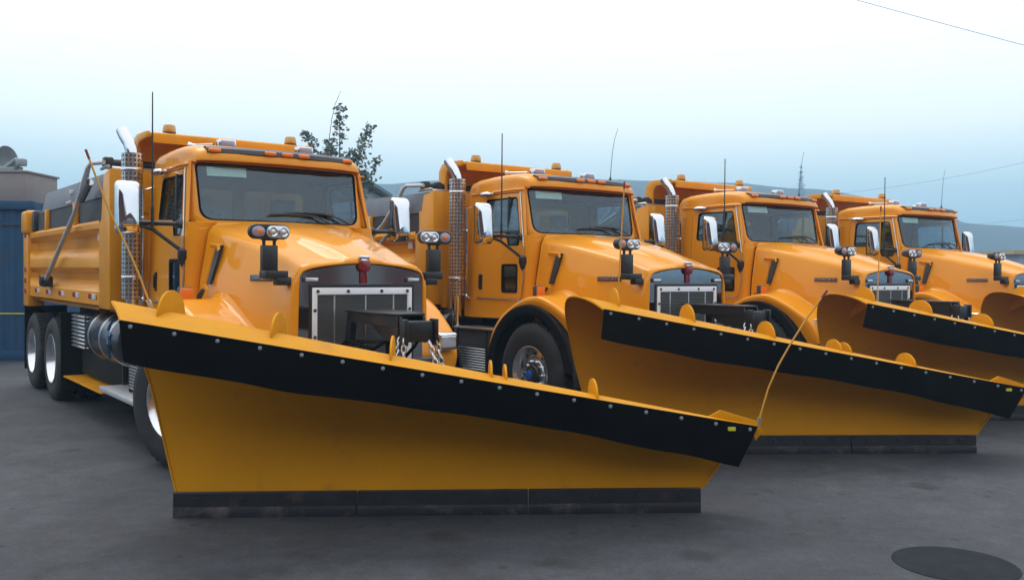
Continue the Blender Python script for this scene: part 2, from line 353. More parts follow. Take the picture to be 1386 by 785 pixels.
# ------------------------------------------------------------------ the truck
def build_truck():
    R = empty('dump_truck')
    # ---- chassis
    fr = obj('chassis_frame', G().rbox(-7.0, 1.0, -.46, -.38, .72, .98, .012).rbox(-7.0, 1.0, .38, .46, .72, .98, .012)
             .rbox(-6.9, -6.75, -.38, .38, .75, .95, .01).rbox(-4.2, -4.05, -.38, .38, .75, .95, .01).rbox(-2.4, -2.25, -.38, .38, .75, .95, .01).rbox(.7, .9, -.38, .38, .75, .95, .01), 'frame_black', R)
    for x in (0, -4.97, -6.34):
        obj('axle', G().tube([(x, -.95, .53), (x, -.3, .50), (x, .3, .50), (x, .95, .53)], [.07, .08, .08, .07], 12).ell((x, 0, .52), .2, .22, .2, 12, 8), 'frame_black', R)
    obj('engine_block', G().rbox(-.5, .95, -.36, .36, .75, 1.45, .06).rbox(-1.6, -.5, -.3, .3, .6, 1.05, .05), 'frame_black', R)
    # ---- wheels
    def tyre_g(r, wd, rr_):
        prof = [(rr_, -wd * .40), (rr_ + .03, -wd * .5), (r * .80, -wd * .54), (r * .93, -wd * .50), (r * .985, -wd * .42), (r, -wd * .25), (r, 0), (r, wd * .25), (r * .985, wd * .42), (r * .93, wd * .5), (r * .80, wd * .54), (rr_ + .03, wd * .5), (rr_, wd * .40)]
        t = G().lathe(prof, (0, 0, 0), (0, 1, 0), 48)
        nb = 44                                                          # tread blocks on the shoulders
        for k in range(nb):
            a = 2 * pi * k / nb
            for sy in (-1, 1):
                for off, hw in ((.30, .09), (.12, .06)):
                    b = G().box(-.024, .024, sy * wd * off - wd * hw, sy * wd * off + wd * hw, r - .012, r + .012)
                    b.xf(Matrix.Rotation(a + (0.07 if off < .2 else 0), 4, 'Y')); t.add(b.v, b.f)
        return t
    def wheel(x, y, side, front):
        r, wd = (.555, .35) if front else (.515, .27)
        wroot = empty('wheel'); wroot.parent = R; wroot.location = (x, y, r + .004)
        obj('tyre', tyre_g(r - .005, wd, .30), 'tyre', wroot)
        o = side
        if front:
            rim = [(.310, .165), (.312, .175), (.300, .178), (.288, .165), (.270, .10), (.262, .085), (.24, .095), (.19, .115), (.165, .112), (.165, .120), (.14, .122)]
        else:
            rim = [(.310, .128), (.312, .142), (.300, .145), (.288, .130), (.272, .02), (.262, -.02), (.22, -.045), (.17, -.05), (.165, -.03), (.12, -.028)]
        obj('rim', G().lathe([(a, h * o) for a, h in rim] + [(.001, rim[-1][1] * o)], (0, 0, 0), (0, 1, 0), 40), 'polished', wroot)
        hb = (.080 if front else -.028)
        obj('hub', G().lathe([(.125, hb * o), (.12, (hb + .05) * o), (.10, (hb + .075) * o), (.07, (hb + .08) * o), (.065, (hb + .10) * o), (.001, (hb + .105) * o)], (0, 0, 0), (0, 1, 0), 24), 'black' if front else 'dark_trim', wroot)
        if front: obj('hub_cap', G().lathe([(.05, (hb + .10) * o), (.045, (hb + .125) * o), (.001, (hb + .13) * o)], (0, 0, 0), (0, 1, 0), 16), 'blue_cap', wroot)
        hy = .122 if front else hb; nut = None
        for k in range(10):
            a = 2 * pi * k / 10; lc = (.143 * cos(a), hy * o - .01 * o, .143 * sin(a))
            if nut is None: nut = obj('lug_nut', G().lathe([(.017, 0), (.017, .04 * o), (.001, .045 * o)], (0, 0, 0), (0, 1, 0), 8), 'chrome', wroot); nut.location = lc
            else: share(nut, lc, wroot)
        hh = G()
        rr2, hy2 = (.222, .104) if front else (.215, -.042)
        for k in range(10):
            a = 2 * pi * (k + .5) / 10; hh.lathe([(.028, hy2 * o), (.024, (hy2 + .0035) * o), (.001, (hy2 + .0035) * o)], (rr2 * cos(a), 0, rr2 * sin(a)), (0, 1, 0), 12)
        obj('hand_holes', hh, 'black', wroot)
    for s in (-1, 1):
        wheel(0, s * 1.065, s, True)
        for x in (-4.97, -6.34):
            wheel(x, s * 1.085, s, False)
            ir = empty('wheel'); ir.parent = R; ir.location = (x, s * .77, .519)
            obj('tyre', tyre_g(.51, .27, .30), 'tyre', ir); obj('rim', G().lathe([(.31, .13 * s), (.28, .1 * s), (.27, -.1 * s), (.1, -.1 * s), (.001, -.1 * s)], (0, 0, 0), (0, 1, 0), 24), 'polished', ir)

    # ---- hood
    HT = [  # x, zc, yc, ys, zs, ym, yb
        (-.46, 2.105, .44, .735, 2.045, .815, .84), (0, 2.035, .38, .685, 1.955, .785, .83), (.46, 1.945, .30, .615, 1.855, .695, .76),
        (.75, 1.868, .23, .565, 1.785, .625, .68), (.96, 1.800, .18, .550, 1.722, .608, .635), (1.045, 1.770, .16, .550, 1.702, .606, .62)]
    def hsec(x, a=None):
        zc, yc, ys, zs, ym, yb = a or interp(HT, x)
        half = [(0, zc), (yc * .5, zc - .004), (yc - .006, zc - .010), (yc + .008, zc - .030), ((yc + ys) / 2, lerp(zc - .036, zs, .45)), (ys - .085, zs + .008), (ys - .035, zs - .006), (ys - .004, zs - .030),
                (ys + .013, zs - .068), (lerp(ys + .02, ym, .4), lerp(zs - .1, 1.58, .45)), (ym, 1.58), (lerp(ym, yb, .6), 1.35), (yb, 1.08)]
        return [(x, -y, z) for y, z in reversed(half[1:])] + [(x, y, z) for y, z in half]
    rows = [[(-.452, y * .97, z - .012) for x, y, z in hsec(-.46)]] + [hsec(-.448 + 1.493 * i / 26) for i in range(27)]
    inner = [(0, 1.706), (.08, 1.705), (.15, 1.702), (.22, 1.697), (.33, 1.685), (.43, 1.668), (.49, 1.652), (.525, 1.634), (.546, 1.605), (.551, 1.55), (.553, 1.48), (.556, 1.30), (.56, 1.05)]
    oh = [(y, z) for (_, y, z) in rows[-1][12:]]
    for q, xx in ((.18, 1.072), (.45, 1.092), (.72, 1.100), (.93, 1.098), (1.0, 1.085), (1.0, 1.055)):
        hf = [(lerp(a[0], b[0], q), lerp(a[1], b[1], q)) for a, b in zip(oh, inner)]
        rows.append([(xx, -y, z) for y, z in reversed(hf[1:])] + [(xx, y, z) for y, z in hf])
    hood = obj('hood', G().grid(rows), 'paint', R, smooth=60)
    # nameplate strips with lettering, side vents, hood seam, latch
    for s in (-1, 1):
        a = Vector((.464, s * .70, 1.588)); b = Vector((.752, s * .632, 1.590)); d = (b - a).normalized(); nrm = Vector((-d.y * -s, d.x * -s, 0)); nrm = Vector((d.y, -d.x, 0)) * (1 if s < 0 else -1)
        if nrm.y * s < 0: nrm = -nrm
        up = Vector((0, 0, 1)); pl_ = G()
        mw = Matrix.Translation((a + b) / 2 + nrm * .004) @ Matrix((d, up, nrm)).transposed().to_4x4()
        L = (b - a).length / 2
        pl_.rbox(-L, L, -.024, .024, -.008, .006, .004).xf(mw)
        npl = obj('nameplate', pl_, 'dark_trim', hood)
        dd = d if s < 0 else -d
        mt = Matrix.Translation((a + b) / 2 + nrm * .0115) @ Matrix((dd, up, nrm)).transposed().to_4x4()
        text_mesh('lettering', 'KENWORTH', .050, 'aluminium', npl, mt, .0015)
        # vent: dark slot with raised hood-coloured scoop above it
        vt = Vector((-.123, s * .757, 1.862)); vb = Vector((-.165, s * .836, 1.525))
        v = G(); off = Vector((0, s * .012, 0)); wd = Vector((.055, -s * .012, 0))
        v.add([vt - wd * .35 + off, vt + wd + off, vb + wd * .7 + off, vb - wd * .2 + off, vt - wd * .35 - off, vt + wd - off, vb + wd * .7 - off, vb - wd * .2 - off],
              [(0, 1, 2, 3), (7, 6, 5, 4), (0, 4, 5, 1), (1, 5, 6, 2), (2, 6, 7, 3), (3, 7, 4, 0)])
        obj('side_vent', v, 'black', hood)
        sc = G(); o2 = Vector((0, s * .035, .0)); e1 = vt + Vector((-.16, s * .008, .02)); e2 = vt + Vector((.03, -s * .004, .012))
        sc.grid([[e1, e1 + o2 * .8 + Vector((.02, 0, -.01)), e1 + o2 * .4 + Vector((.0, 0, -.045))], [e2, e2 + o2 + Vector((0, 0, -.012)), e2 + o2 * .6 + Vector((0, 0, -.04))],
                 [vt + Vector((.05, 0, -.03)), vt + Vector((.045, s * .035, -.05)), vt + Vector((.035, s * .02, -.06))]])
        sc.grid([[vt + Vector((-.03, s * .0, -.02)), vt + Vector((-.045, s * .03, -.03))], [vb + Vector((-.02, 0, 0)), vb + Vector((-.03, s * .028, 0))], [vb + Vector((.03, 0, -.04)), vb + Vector((.028, s * .02, -.04))]])
        obj('vent_scoop', sc, 'paint', hood)
        obj('hood_latch', G().tube([(-.30, s * .875, 1.385), (-.24, s * .885, 1.43), (-.17, s * .88, 1.475)], [.022, .026, .018], 8).rbox(-.34, -.27, s * .88 - .02, s * .88 + .02, 1.36, 1.40, .008), 'black', hood)
    # ---- grille panel
    def arch(y): return 1.70 - .075 * (abs(y) / .55) ** 2.2
    top = [(y / 20 * .545, arch(y / 20 * .545)) for y in range(20, -21, -1)]
    gp = obj('grille', G().prism([(-.56, .92)] + [(.56, .92)] + top, 'x', 1.05, 1.082), 'stainless', R)
    FT, FB, FW = 1.517, .90, .445
    obj('grille_shadow_border', G().plate(rect(-FW - .022, FB - .02, FW + .022, FT + .024), [rect(-FW + .002, FB, FW - .002, FT - .002)], lambda u, v, t: (t, u, v), 1.08, 1.090), 'black', gp)  # black border painted in as the shadow round the white frame
    wf = obj('grille_frame', G().plate(rect(-FW, FB, FW, FT), [rect(-FW + .042, FB + .04, FW - .042, FT - .055)], lambda u, v, t: (t, u, v), 1.084, 1.100), 'white_frame', gp, bev=.003)
    bolt = None
    for (y, z) in [(-.40, FT - .028), (-.14, FT - .028), (.16, FT - .028), (.40, FT - .028), (-.424, 1.34), (-.424, 1.13), (.424, 1.34), (.424, 1.13)]:
        if bolt is None: bolt = obj('bolt', G().lathe([(.014, 0), (.014, .005), (.008, .009), (.001, .009)], (0, 0, 0), (1, 0, 0), 10), 'dark_trim', wf); bolt.location = (1.10, y, z)
        else: share(bolt, (1.10, y, z), wf)
    obj('grille_mesh', G().box(1.0835, 1.0845, -FW + .03, FW - .03, FB + .03, FT - .04), 'black', gp)
    sl_ = G()
    for k in range(34): z = FB + .05 + k * .0151; sl_.rbox(1.0855, 1.0915, -FW + .043, FW - .043, z, z + .0065, .0015, 1)
    so_ = obj('grille_slats', sl_, 'grille_grey', gp); so_['kind'] = 'stuff'
    for y in (-.255, .02, .275): obj('grille_strip', G().rbox(1.090, 1.094, y - .006, y + .006, FB + .05, FT - .06, .001, 1), 'aluminium', gp)
    for s in (-1, 1):
        ml = obj('marker_lamp', G().rbox(1.08, 1.100, s * .455 - .068, s * .455 + .068, 1.558, 1.600, .012), 'dark_trim', gp)
        obj('lens', G().rbox(1.097, 1.106, s * .455 - .050, s * .455 + .055, 1.565, 1.594, .006), 'clear_lens', ml)
    em = obj('hood_emblem', G().rbox(1.075, 1.112, -.048, .048, 1.745, 1.775, .010).rbox(1.08, 1.108, -.030, .030, 1.70, 1.75, .010), 'chrome', R)
    obj('emblem_shield', G().prism(rpoly([(-.044, 1.735), (-.052, 1.68), (-.028, 1.645), (.028, 1.645), (.052, 1.68), (.044, 1.735)], .01, 3), 'x', 1.083, 1.122), 'red_badge', em, bev=.004)
    obj('emblem_rib', G().rbox(1.083, 1.100, -.030, -.014, 1.55, 1.65, .004).rbox(1.083, 1.100, .014, .030, 1.55, 1.65, .004).rbox(1.083, 1.097, -.014, .014, 1.55, 1.65, .002, 1), 'red_badge', em)
    # ---- fenders
    FP = [(0, -.82, .78), (1, -.76, .98), (2, -.62, 1.15), (3, -.425, 1.268), (4, -.18, 1.372), (5, .05, 1.405), (6, .22, 1.362), (7, .38, 1.288), (8, .56, 1.185), (9, .72, 1.075), (10, .80, .93), (11, .80, .80)]
    HY = [(-.9, .84), (-.46, .832), (0, .812), (.46, .735), (.75, .66), (1.0, .62)]
    for s in (-1, 1):
        rows = []; cx, cz, cr_ = -.05, .55, .735
        for i in range(45):
            k = i * 11 / 44; px_, pz = interp(FP, k); ang = lerp(pi + .18, .10, k / 11); lx, lz = cx + cr_ * cos(ang), cz + cr_ * sin(ang)
            if k > 9.2: lx = lerp(lx, .72, (k - 9.2) / 1.8); lz = lerp(lz, .78, (k - 9.2) / 1.8)
            fr_ = max(0, (k - 7) / 4)
            inx = px_ + .04 * fr_; ty = .13 * max(0, (k - 5.2) / 5.8) ** 1.2; hy = interp(HY, inx)[0]
            row = [(lx, 1.10 - ty, lz), (lx, 1.207 - ty, lz), (lerp(lx, px_, .5), 1.218 - ty, lerp(lz, pz, .5)), (lerp(lx, px_, .86), 1.212 - ty, lerp(lz, pz, .84)), (lerp(lx, px_, .97), 1.195 - ty, lerp(lz, pz, .95)), (px_, 1.155 - ty, pz - .006),
                   (px_, 1.06 - ty, pz), (px_ + .02 * fr_, lerp(1.06 - ty, hy, .5), pz + .002), (inx, hy + .06, pz + .004), (inx, hy + .028, pz + .010), (inx, hy + .006, pz + .030), (inx, hy - .03, pz + .08)]
            rows.append([(x, s * y, z) for x, y, z in row])
        fd = obj('fender', G().grid(rows), 'paint', R, smooth=50)
        # rubber flare round the arch
        fl = []
        for i in range(33):
            ang = lerp(pi + .22, .12, i / 32); wdt = .075 + .03 * max(0, (i - 16) / 16)
            def P_(r, y): return (cx + r * cos(ang), s * y, cz + r * sin(ang))
            fl.append([P_(cr_ - wdt * .9, 1.16), P_(cr_ - wdt, 1.232), P_(cr_ - wdt * .5, 1.252), P_(cr_ + .012, 1.245), P_(cr_ + .022, 1.215)])
        obj('fender_flare', G().grid(fl), 'rubber', fd, smooth=50)
        ln_ = [[(cx + (cr_ - .02) * cos(lerp(pi + .2, -.1, i / 20)), s * y, cz + (cr_ - .02) * sin(lerp(pi + .2, -.1, i / 20))) for y in (1.19, .55)] for i in range(21)]
        obj('wheel_well', G().grid(ln_).box(-.75, .7, s * .50 - .01, s * .50 + .01, .6, 1.25), 'black', fd)
        # headlight set into the fender front
        hx = .80
        hh = obj('headlight', G().rbox(hx - .10, hx + .075, s * .955 - .10, s * .955 + .10, .955, 1.110, .025, 3), 'chrome', R)
        obj('headlight_lens', G().rbox(hx + .065, hx + .082, s * .955 - .078, s * .955 + .078, .975, 1.080, .02, 3), 'clear_lens', hh)
        # turn signal on the fender top
        ts = obj('turn_signal', G().rbox(-.125, -.055, s * 1.06 - .055, s * 1.06 + .055, 1.375, 1.505, .012), 'dark_trim', R)
        obj('lens', G().rbox(-.135, -.115, s * 1.06 - .05, s * 1.06 + .05, 1.385, 1.50, .012).rbox(-.065, -.035, s * 1.06 - .052, s * 1.06 + .052, 1.385, 1.497, .012), 'amber', ts)
    obj('bumper', G().rbox(.88, 1.06, -.80, .80, .55, .92, .03), 'black', R)
    # ---- plow lights on brackets
    for s in (-1, 1):
        c = Vector((.946, s * .746, 1.945))
        r0 = empty('plow_light'); r0.parent = R
        br = obj('bracket', G().rbox(.955 - .03, .955 + .03, s * .74 - .062, s * .74 + .062, 1.635, 1.842, .008).rbox(.93, 1.06, s * .70 - .11, s * .70 + .075, 1.585, 1.648, .008).rbox(.98, 1.06, s * .66 - .06, s * .66 + .06, 1.535, 1.60, .008)
                 .tube([(.955, s * .74 - .042, 1.835), (.955, s * .74 - .042, 1.885)], .014, 8).tube([(.955, s * .74 + .042, 1.835), (.955, s * .74 + .042, 1.885)], .014, 8).rbox(.93, .98, s * .74 - .06, s * .74 + .06, 1.878, 1.892, .005, 1), 'black', r0)
        rows = []
        for i in range(7):                                               # stadium shaped housing, tapering to the back
            xx = [-.11, -.10, -.05, 0, .035, .045, .046][i]; sc_ = [.35, .55, .82, 1, 1, .96, .90][i]; ring = []
            for j in range(32):
                a = 2 * pi * j / 32; yy = .105 * (1 if cos(a) > 0 else -1) + .058 * cos(a); zz = .058 * sin(a)
                if abs(cos(a)) < 1e-6: yy = 0
                ring.append((c.x + xx, c.y + yy * sc_, c.z + zz * sc_))
            rows.append(ring)
        hs = obj('housing', G().grid(rows, cv=True).add(rows[0], [tuple(range(32))]).add(rows[-1], [tuple(range(32))]), 'black', r0)
        for k, dy in enumerate((-.045 * -s, .048 * s * 1.0)):
            pass
        inn = -s                                                         # headlamps on the side nearer the truck's middle
        yc_ = c.y + .063 * inn
        bz = []
        for j in range(28):
            a = 2 * pi * j / 28; bz.append((yc_ + .046 * (1 if cos(a) > 0 else -1) + .047 * cos(a), c.z + .047 * sin(a)))
        obj('lamp_reflector', G().prism(bz, 'x', c.x + .040, c.x + .049), 'clear_lens', hs, bev=.003)
        for dy in (.105 * inn, .022 * inn):
            obj('lamp', G().lathe([(.040, .002), (.040, .008), (.036, .010), (.030, .004), (.015, .000), (.001, .001)], (c.x + .046, c.y + dy, c.z), (1, 0, 0), 20), 'chrome', hs)
            obj('bulb', G().ell((c.x + .052, c.y + dy, c.z), .008, .018, .018, 10, 6), 'clear_lens', hs)
        obj('signal_lens', G().ell((c.x + .040, c.y - .092 * inn, c.z), .016, .058, .046, 18, 10), 'strobe_lens', hs)
        obj('signal_bulb', G().ell((c.x + .053, c.y - .085 * inn, c.z), .006, .022, .022, 10, 6), 'amber', hs)
    # ---- cab
    cab = empty('cab'); cab.parent = R
    def Y(z): return .930 if z < 1.95 else lerp(.930, .858, (z - 1.95) / .68)
    XR, XF = -1.74, -.515
    DOOR = rpoly([(-1.47, 1.345), (-.585, 1.345), (-.53, 1.60), (-.54, 1.95), (-.700, 2.565), (-1.47, 2.565)], [.09, .07, .05, .02, .06, .08])
    dhole = rpoly([(-1.482, 1.333), (-.577, 1.333), (-.518, 1.60), (-.527, 1.95), (-.688, 2.577), (-1.482, 2.577)], [.10, .08, .05, .02, .07, .09])
    CABSIDE = rpoly([(XR, 1.10), (-.75, 1.12), (-.50, 1.30), (-.50, 1.95), (-.537, 2.06), (-.655, 2.64), (XR, 2.64)], [.06, .03, .03, .03, .03, .01, .10])
    WIN = rpoly([(-1.37, 2.125), (-.90, 2.105), (-.83, 1.955), (-.625, 1.955), (-.615, 2.06), (-.735, 2.52), (-1.37, 2.52)], [.05, .02, .03, .03, .02, .05, .06])
    for s in (-1, 1):
        fn = lambda u, v, t, s=s: (u, s * (Y(v) - t), v)
        obj('side_panel', G().plate(CABSIDE, [dhole], fn, 0, .03), 'paint', cab, smooth=25)
        obj('door_gasket', G().plate(dhole, [rpoly([(-1.44, 1.375), (-.61, 1.375), (-.56, 1.60), (-.572, 1.95), (-.728, 2.535), (-1.44, 2.535)], .05)], fn, .018, .032), 'black', cab, smooth=25)
        dr = obj('door', G().plate(DOOR, [WIN, rpoly(rect(-.945, 1.425, -.655, 1.735), .035)], fn, -.006, .022), 'paint', R, smooth=25)
        obj('window_seal', G().plate([(lerp(-1.0, u, 1.0), v) for u, v in WIN], [[(-1.0 + (u + 1.0) * .965, 2.25 + (v - 2.25) * .95) for u, v in WIN]], fn, -.008, .012), 'rubber', dr, smooth=25)
        obj('door_window', G().plate(WIN, [], fn, .010, .014), 'window_glass', dr, smooth=25)
        obj('window_divider', G().rbox(-.905, -.88, s * .885 - .012, s * .885 + .012, 2.09, 2.53, .004), 'black', dr)
        obj('lower_window', G().plate(rpoly(rect(-.945, 1.425, -.655, 1.735), .035), [], fn, .004, .010), 'window_glass', dr, smooth=25)
        obj('lower_window_seal', G().plate(rpoly(rect(-.957, 1.413, -.643, 1.747), .04), [rpoly(rect(-.925, 1.445, -.675, 1.715), .03)], fn, -.011, .004), 'rubber', dr, smooth=25)
        obj('door_handle', G().plate(rpoly(rect(-1.43, 1.44, -1.355, 1.625), .03), [], fn, -.012, .002).rbox(-1.405, -1.38, s * .955 - .008, s * .955 + .008, 1.47, 1.60, .007), 'black', dr, smooth=40)
        tr = [(u, s * (Y(v) + .009), v) for u, v in rpoly([(-.690, 2.57), (-.528, 1.95), (-.520, 1.60), (-.575, 1.335), (-1.48, 1.335)], [0, .02, .05, .07, 0])]
        obj('door_trim', G().tube(tr, .007, 6), 'aluminium', dr)
        obj('grab_rail', G().tube([(-1.60, s * .945, 1.33), (-1.60, s * 1.0, 1.36), (-1.60, s * 1.0, 1.9), (-1.60, s * 1.0, 2.42), (-1.60, s * .90, 2.45)], .013, 8).ell((-1.60, s * 1.0, 1.36), .025, .025, .025, 8, 6).ell((-1.60, s * 1.0, 2.15), .022, .022, .022, 8, 6), 'chrome', cab)
    # rear wall with two windows
    fnr = lambda u, v, t: (XR + t, u, v)
    wr = [rpoly(rect(-.72, 2.08, -.06, 2.48), .05), rpoly(rect(.06, 2.08, .72, 2.48), .05)]
    rw = obj('rear_wall', G().plate(rpoly([(-.93, 1.10), (.93, 1.10), (.92, 1.95), (.85, 2.62), (-.85, 2.62), (-.92, 1.95)], .02), wr, fnr, -.01, .03), 'paint', cab, smooth=25)
    for q in wr: obj('rear_window', G().plate(q, [], fnr, .008, .012), 'window_glass', rw, smooth=25)
    obj('floor', G().box(XR, -.5, -.92, .92, 1.10, 1.16), 'interior', cab)
    obj('firewall', G().box(-.53, -.50, -.86, .86, 1.12, 2.06), 'interior', cab)
    # windshield surround and glass
    def fx(y, z): return lerp(-.45, -.565, (z - 2.06) / .56) - .085 * abs(y / .8) ** 2.2 - .02 * max(0, abs(y) - .7) / .15
    def ringpts(w0, w1, z0, z1, r0, r1, n=9): return rpoly([(-w0, z0), (w0, z0), (w1, z1), (-w1, z1)], [r0, r0, r1, r1], n)
    def dens(p, k=4):
        o_ = []
        for i in range(len(p)):
            a, b = p[i], p[(i + 1) % len(p)]
            for j in range(k): o_.append((lerp(a[0], b[0], j / k), lerp(a[1], b[1], j / k)))
        return o_
    out_ = dens(ringpts(.865, .838, 2.035, 2.64, .06, .02)); in_ = dens(ringpts(.785, .800, 2.100, 2.622, .12, .05))
    ring = lambda pts, dx: [(fx(y, z) + dx, y, z) for y, z in pts]
    mid_ = [(lerp(a[0], b[0], .5), lerp(a[1], b[1], .5)) for a, b in zip(out_, in_)]
    ws = obj('windshield_surround', G().grid([ring(out_, -.07), ring(out_, -.035), ring(mid_, .004), ring(in_, .0), ring(in_, -.03)], cv=True), 'paint', cab, smooth=50)
    obj('cowl', G().grid([[(-.462, y, 2.070 - .06 * abs(y / .8) ** 4), (-.466 - .02 * (y / .8) ** 2, y, 2.088 - .03 * abs(y / .8) ** 4), (-.50 - .09 * (y / .8) ** 2, y, 2.104)] for y in [-.82 + 1.64 * k / 20 for k in range(21)]]), 'paint', cab)
    for s in (-1, 1):
        rws = []
        for k in range(15):
            z = lerp(1.14, 2.075, k / 14); yh = interp([(1.08, .842), (1.58, .817), (1.93, .757), (2.0, .745), (2.04, .722), (2.08, .66)], z)[0]; yo = min(Y(z) - .002, .93); 
            rws.append([(-.53, s * yo, z), (-.49, s * (yo - .010), z), (-.468, s * lerp(yo, yh, .5), z), (-.462, s * (yh + .002), z), (-.485, s * (yh - .03), z)])
        obj('cowl_side', G().grid(rws), 'paint', cab, smooth=60)
        rws = []
        for k in range(13):
            z = lerp(2.03, 2.635, k / 12); yo = lerp(.865, .838, (z - 2.035) / .6); xs = interp([(2.0, -.517), (2.06, -.537), (2.64, -.655)], z)[0]
            rws.append([(fx(yo, z) - .04, s * (yo - .02), z), (fx(yo, z) - .03, s * yo, z), (lerp(fx(yo, z) - .03, xs, .6) + .012, s * lerp(yo, Y(z), .6), z), (xs - .004, s * (Y(z) - .001), z), (xs - .03, s * (Y(z) - .02), z)])
        obj('windshield_pillar', G().grid(rws), 'paint', cab, smooth=60)
    in2 = [(y * .975, 2.361 + (z - 2.361) * .962) for y, z in in_]
    obj('windshield_gasket', G().grid([ring(in_, .004), ring([(lerp(a[0], b[0], .5), lerp(a[1], b[1], .5)) for a, b in zip(in_, in2)], .010), ring(in2, -.004)], cv=True), 'rubber', cab, smooth=60)
    gl_ = G(); rws = []
    for k in range(9): q = 1 - k / 8 * .999; rws.append([(fx(y * q, 2.352 + (z - 2.352) * q) - .006, y * q, 2.352 + (z - 2.352) * q) for y, z in in_])
    obj('windshield', gl_.grid(rws, cv=True), 'windshield_glass', cab, smooth=60)
    stk = [[(fx(y, z) - .012, y, z) for z in (2.505, 2.54, 2.59)] for y in [-.70 + .05 * k for k in range(8)]]
    obj('paper_sticker', G().grid(stk), 'paper', cab)
    obj('sun_shade', G().grid([[(fx(y, z) - .03, y, z) for z in (2.60, 2.63)] for y in [-.76 + .0760 * k for k in range(21)]]), 'interior', cab)
    # wipers
    for y0, y1, z1 in ((.10, .50, 2.185), (-.05, .27, 2.165)):
        wp = obj('wiper', G().tube([(fx(y1, 2.10) + .02, y1 + .16, 2.105), (fx(y1, 2.15) + .035, y1 + .02, 2.165), (fx(.2, 2.17) + .03, (y0 + y1) / 2 + .06, z1 + .01)], .010, 6), 'black', R)
        obj('wiper_blade', G().tube([(fx(lerp(y0 - .12, y1, q), z1) + .022, lerp(y0 - .12, y1, q), z1 + .012 * sin(pi * q)) for q in [k / 8 for k in range(9)]], .010, 6), 'black', wp)
    # roof
    RT = [(-1.770, 2.64, .83, 2.60), (-1.765, 2.715, .845, 2.605), (-1.72, 2.768, .856, 2.61), (-1.58, 2.798, .862, 2.615), (-1.3, 2.812, .862, 2.618), (-1.0, 2.817, .856, 2.620), (-.78, 2.808, .846, 2.622), (-.62, 2.788, .832, 2.622), (-.52, 2.756, .822, 2.622), (-.47, 2.722, .815, 2.622), (-.445, 2.685, .810, 2.620), (-.445, 2.640, .810, 2.618)]
    rows = []
    for x, zc, wv, zb in RT:
        row = []
        for j in range(41):
            a = pi * j / 40; cc, ss = cos(a), sin(a)
            yy = wv * (abs(cc) ** .22) * (1 if cc > 0 else -1); zz = zb + (zc - zb) * (ss ** .33 if ss > 1e-9 else 0)
            bow = -.15 * abs(yy / .84) ** 2.4 * max(0, min(1, (x + 1.0) / .5))
            row.append((x + bow, yy, zz))
        rows.append(row)
    last = rows[-1]; rows.append([(x - .15, y * .97, z - .004) for x, y, z in last])
    rf = obj('roof', G().grid(rows).add(rows[0], [tuple(range(41))]), 'paint', cab, smooth=50)
    for s in (-1, 1): obj('drip_rail', G().tube([(-1.70, s * .868, 2.595), (-1.3, s * .882, 2.602), (-.8, s * .880, 2.604), (-.60, s * .872, 2.60)], .011, 6), 'paint', cab)
    bow = lambda y: -.15 * abs(y / .84) ** 2.4
    obj('headliner', G().grid([[(x, y, 2.60 - .02 * abs(y)) for y in (-.84, -.4, 0, .4, .84)] for x in (-1.72, -1.2, -.72)]), 'interior', cab)
    # clearance light strip
    st = [[(-.470 + bow(y), y, 2.700), (-.455 + bow(y), y, 2.712), (-.462 + bow(y), y, 2.748), (-.52 + bow(y), y, 2.774), (-.58 + bow(y), y, 2.765)] for y in [-.72 + .072 * k for k in range(21)]]
    cs = obj('light_strip', G().grid(st), 'dark_trim', R)
    for y in (-.655, -.165, 0, .165, .655): obj('clearance_light', G().rbox(-.497 + bow(y), -.432 + bow(y), y - .055, y + .055, 2.712, 2.748, .015, 3), 'amber', cs)
    # interior
    obj('dashboard', G().rbox(-.82, -.53, -.85, .85, 1.75, 2.075, .06, 3).rbox(-.92, -.70, .15, .75, 1.80, 2.03, .05, 3), 'interior', cab)
    obj('dash_paper', G().add([(-.62, .50, 2.082), (-.62, .63, 2.082), (-.56, .63, 2.10), (-.56, .50, 2.10)], [(0, 1, 2, 3)]), 'paper_green', cab)
    for s in (-1, 1):
        stt = obj('seat', G().rbox(-1.55, -1.05, s * .45 - .25, s * .45 + .25, 1.42, 1.60, .06, 3), 'seat', R)
        obj('backrest', G().rbox(-.08, .08, -.24, .24, 0, .66, .06, 3).xf(Matrix.Translation((-1.52, s * .45, 1.56)) @ Matrix.Rotation(-.12, 4, 'Y')), 'seat_tan', stt)
        obj('headrest', G().rbox(-.05, .05, -.13, .13, .68, .85, .04, 3).xf(Matrix.Translation((-1.53, s * .45, 1.56)) @ Matrix.Rotation(-.12, 4, 'Y')), 'seat_tan', stt)
    sw = G(); cxs = Vector((-.98, .45, 2.02)); ax_ = Vector((-.75, 0, .66)).normalized(); u_ = ax_.orthogonal().normalized(); v_ = ax_.cross(u_)
    sw.tube([tuple(cxs + (u_ * cos(a) + v_ * sin(a)) * .22) for a in [2 * pi * k / 28 for k in range(28)]], .014, 8, closed=True)
    for a in (0, 2.1, 4.2): sw.tube([tuple(cxs), tuple(cxs + (u_ * cos(a) + v_ * sin(a)) * .22)], .012, 6)
    sw.tube([tuple(cxs), (-.72, .45, 1.85)], .03, 8); obj('steering_wheel', sw, 'black', cab)
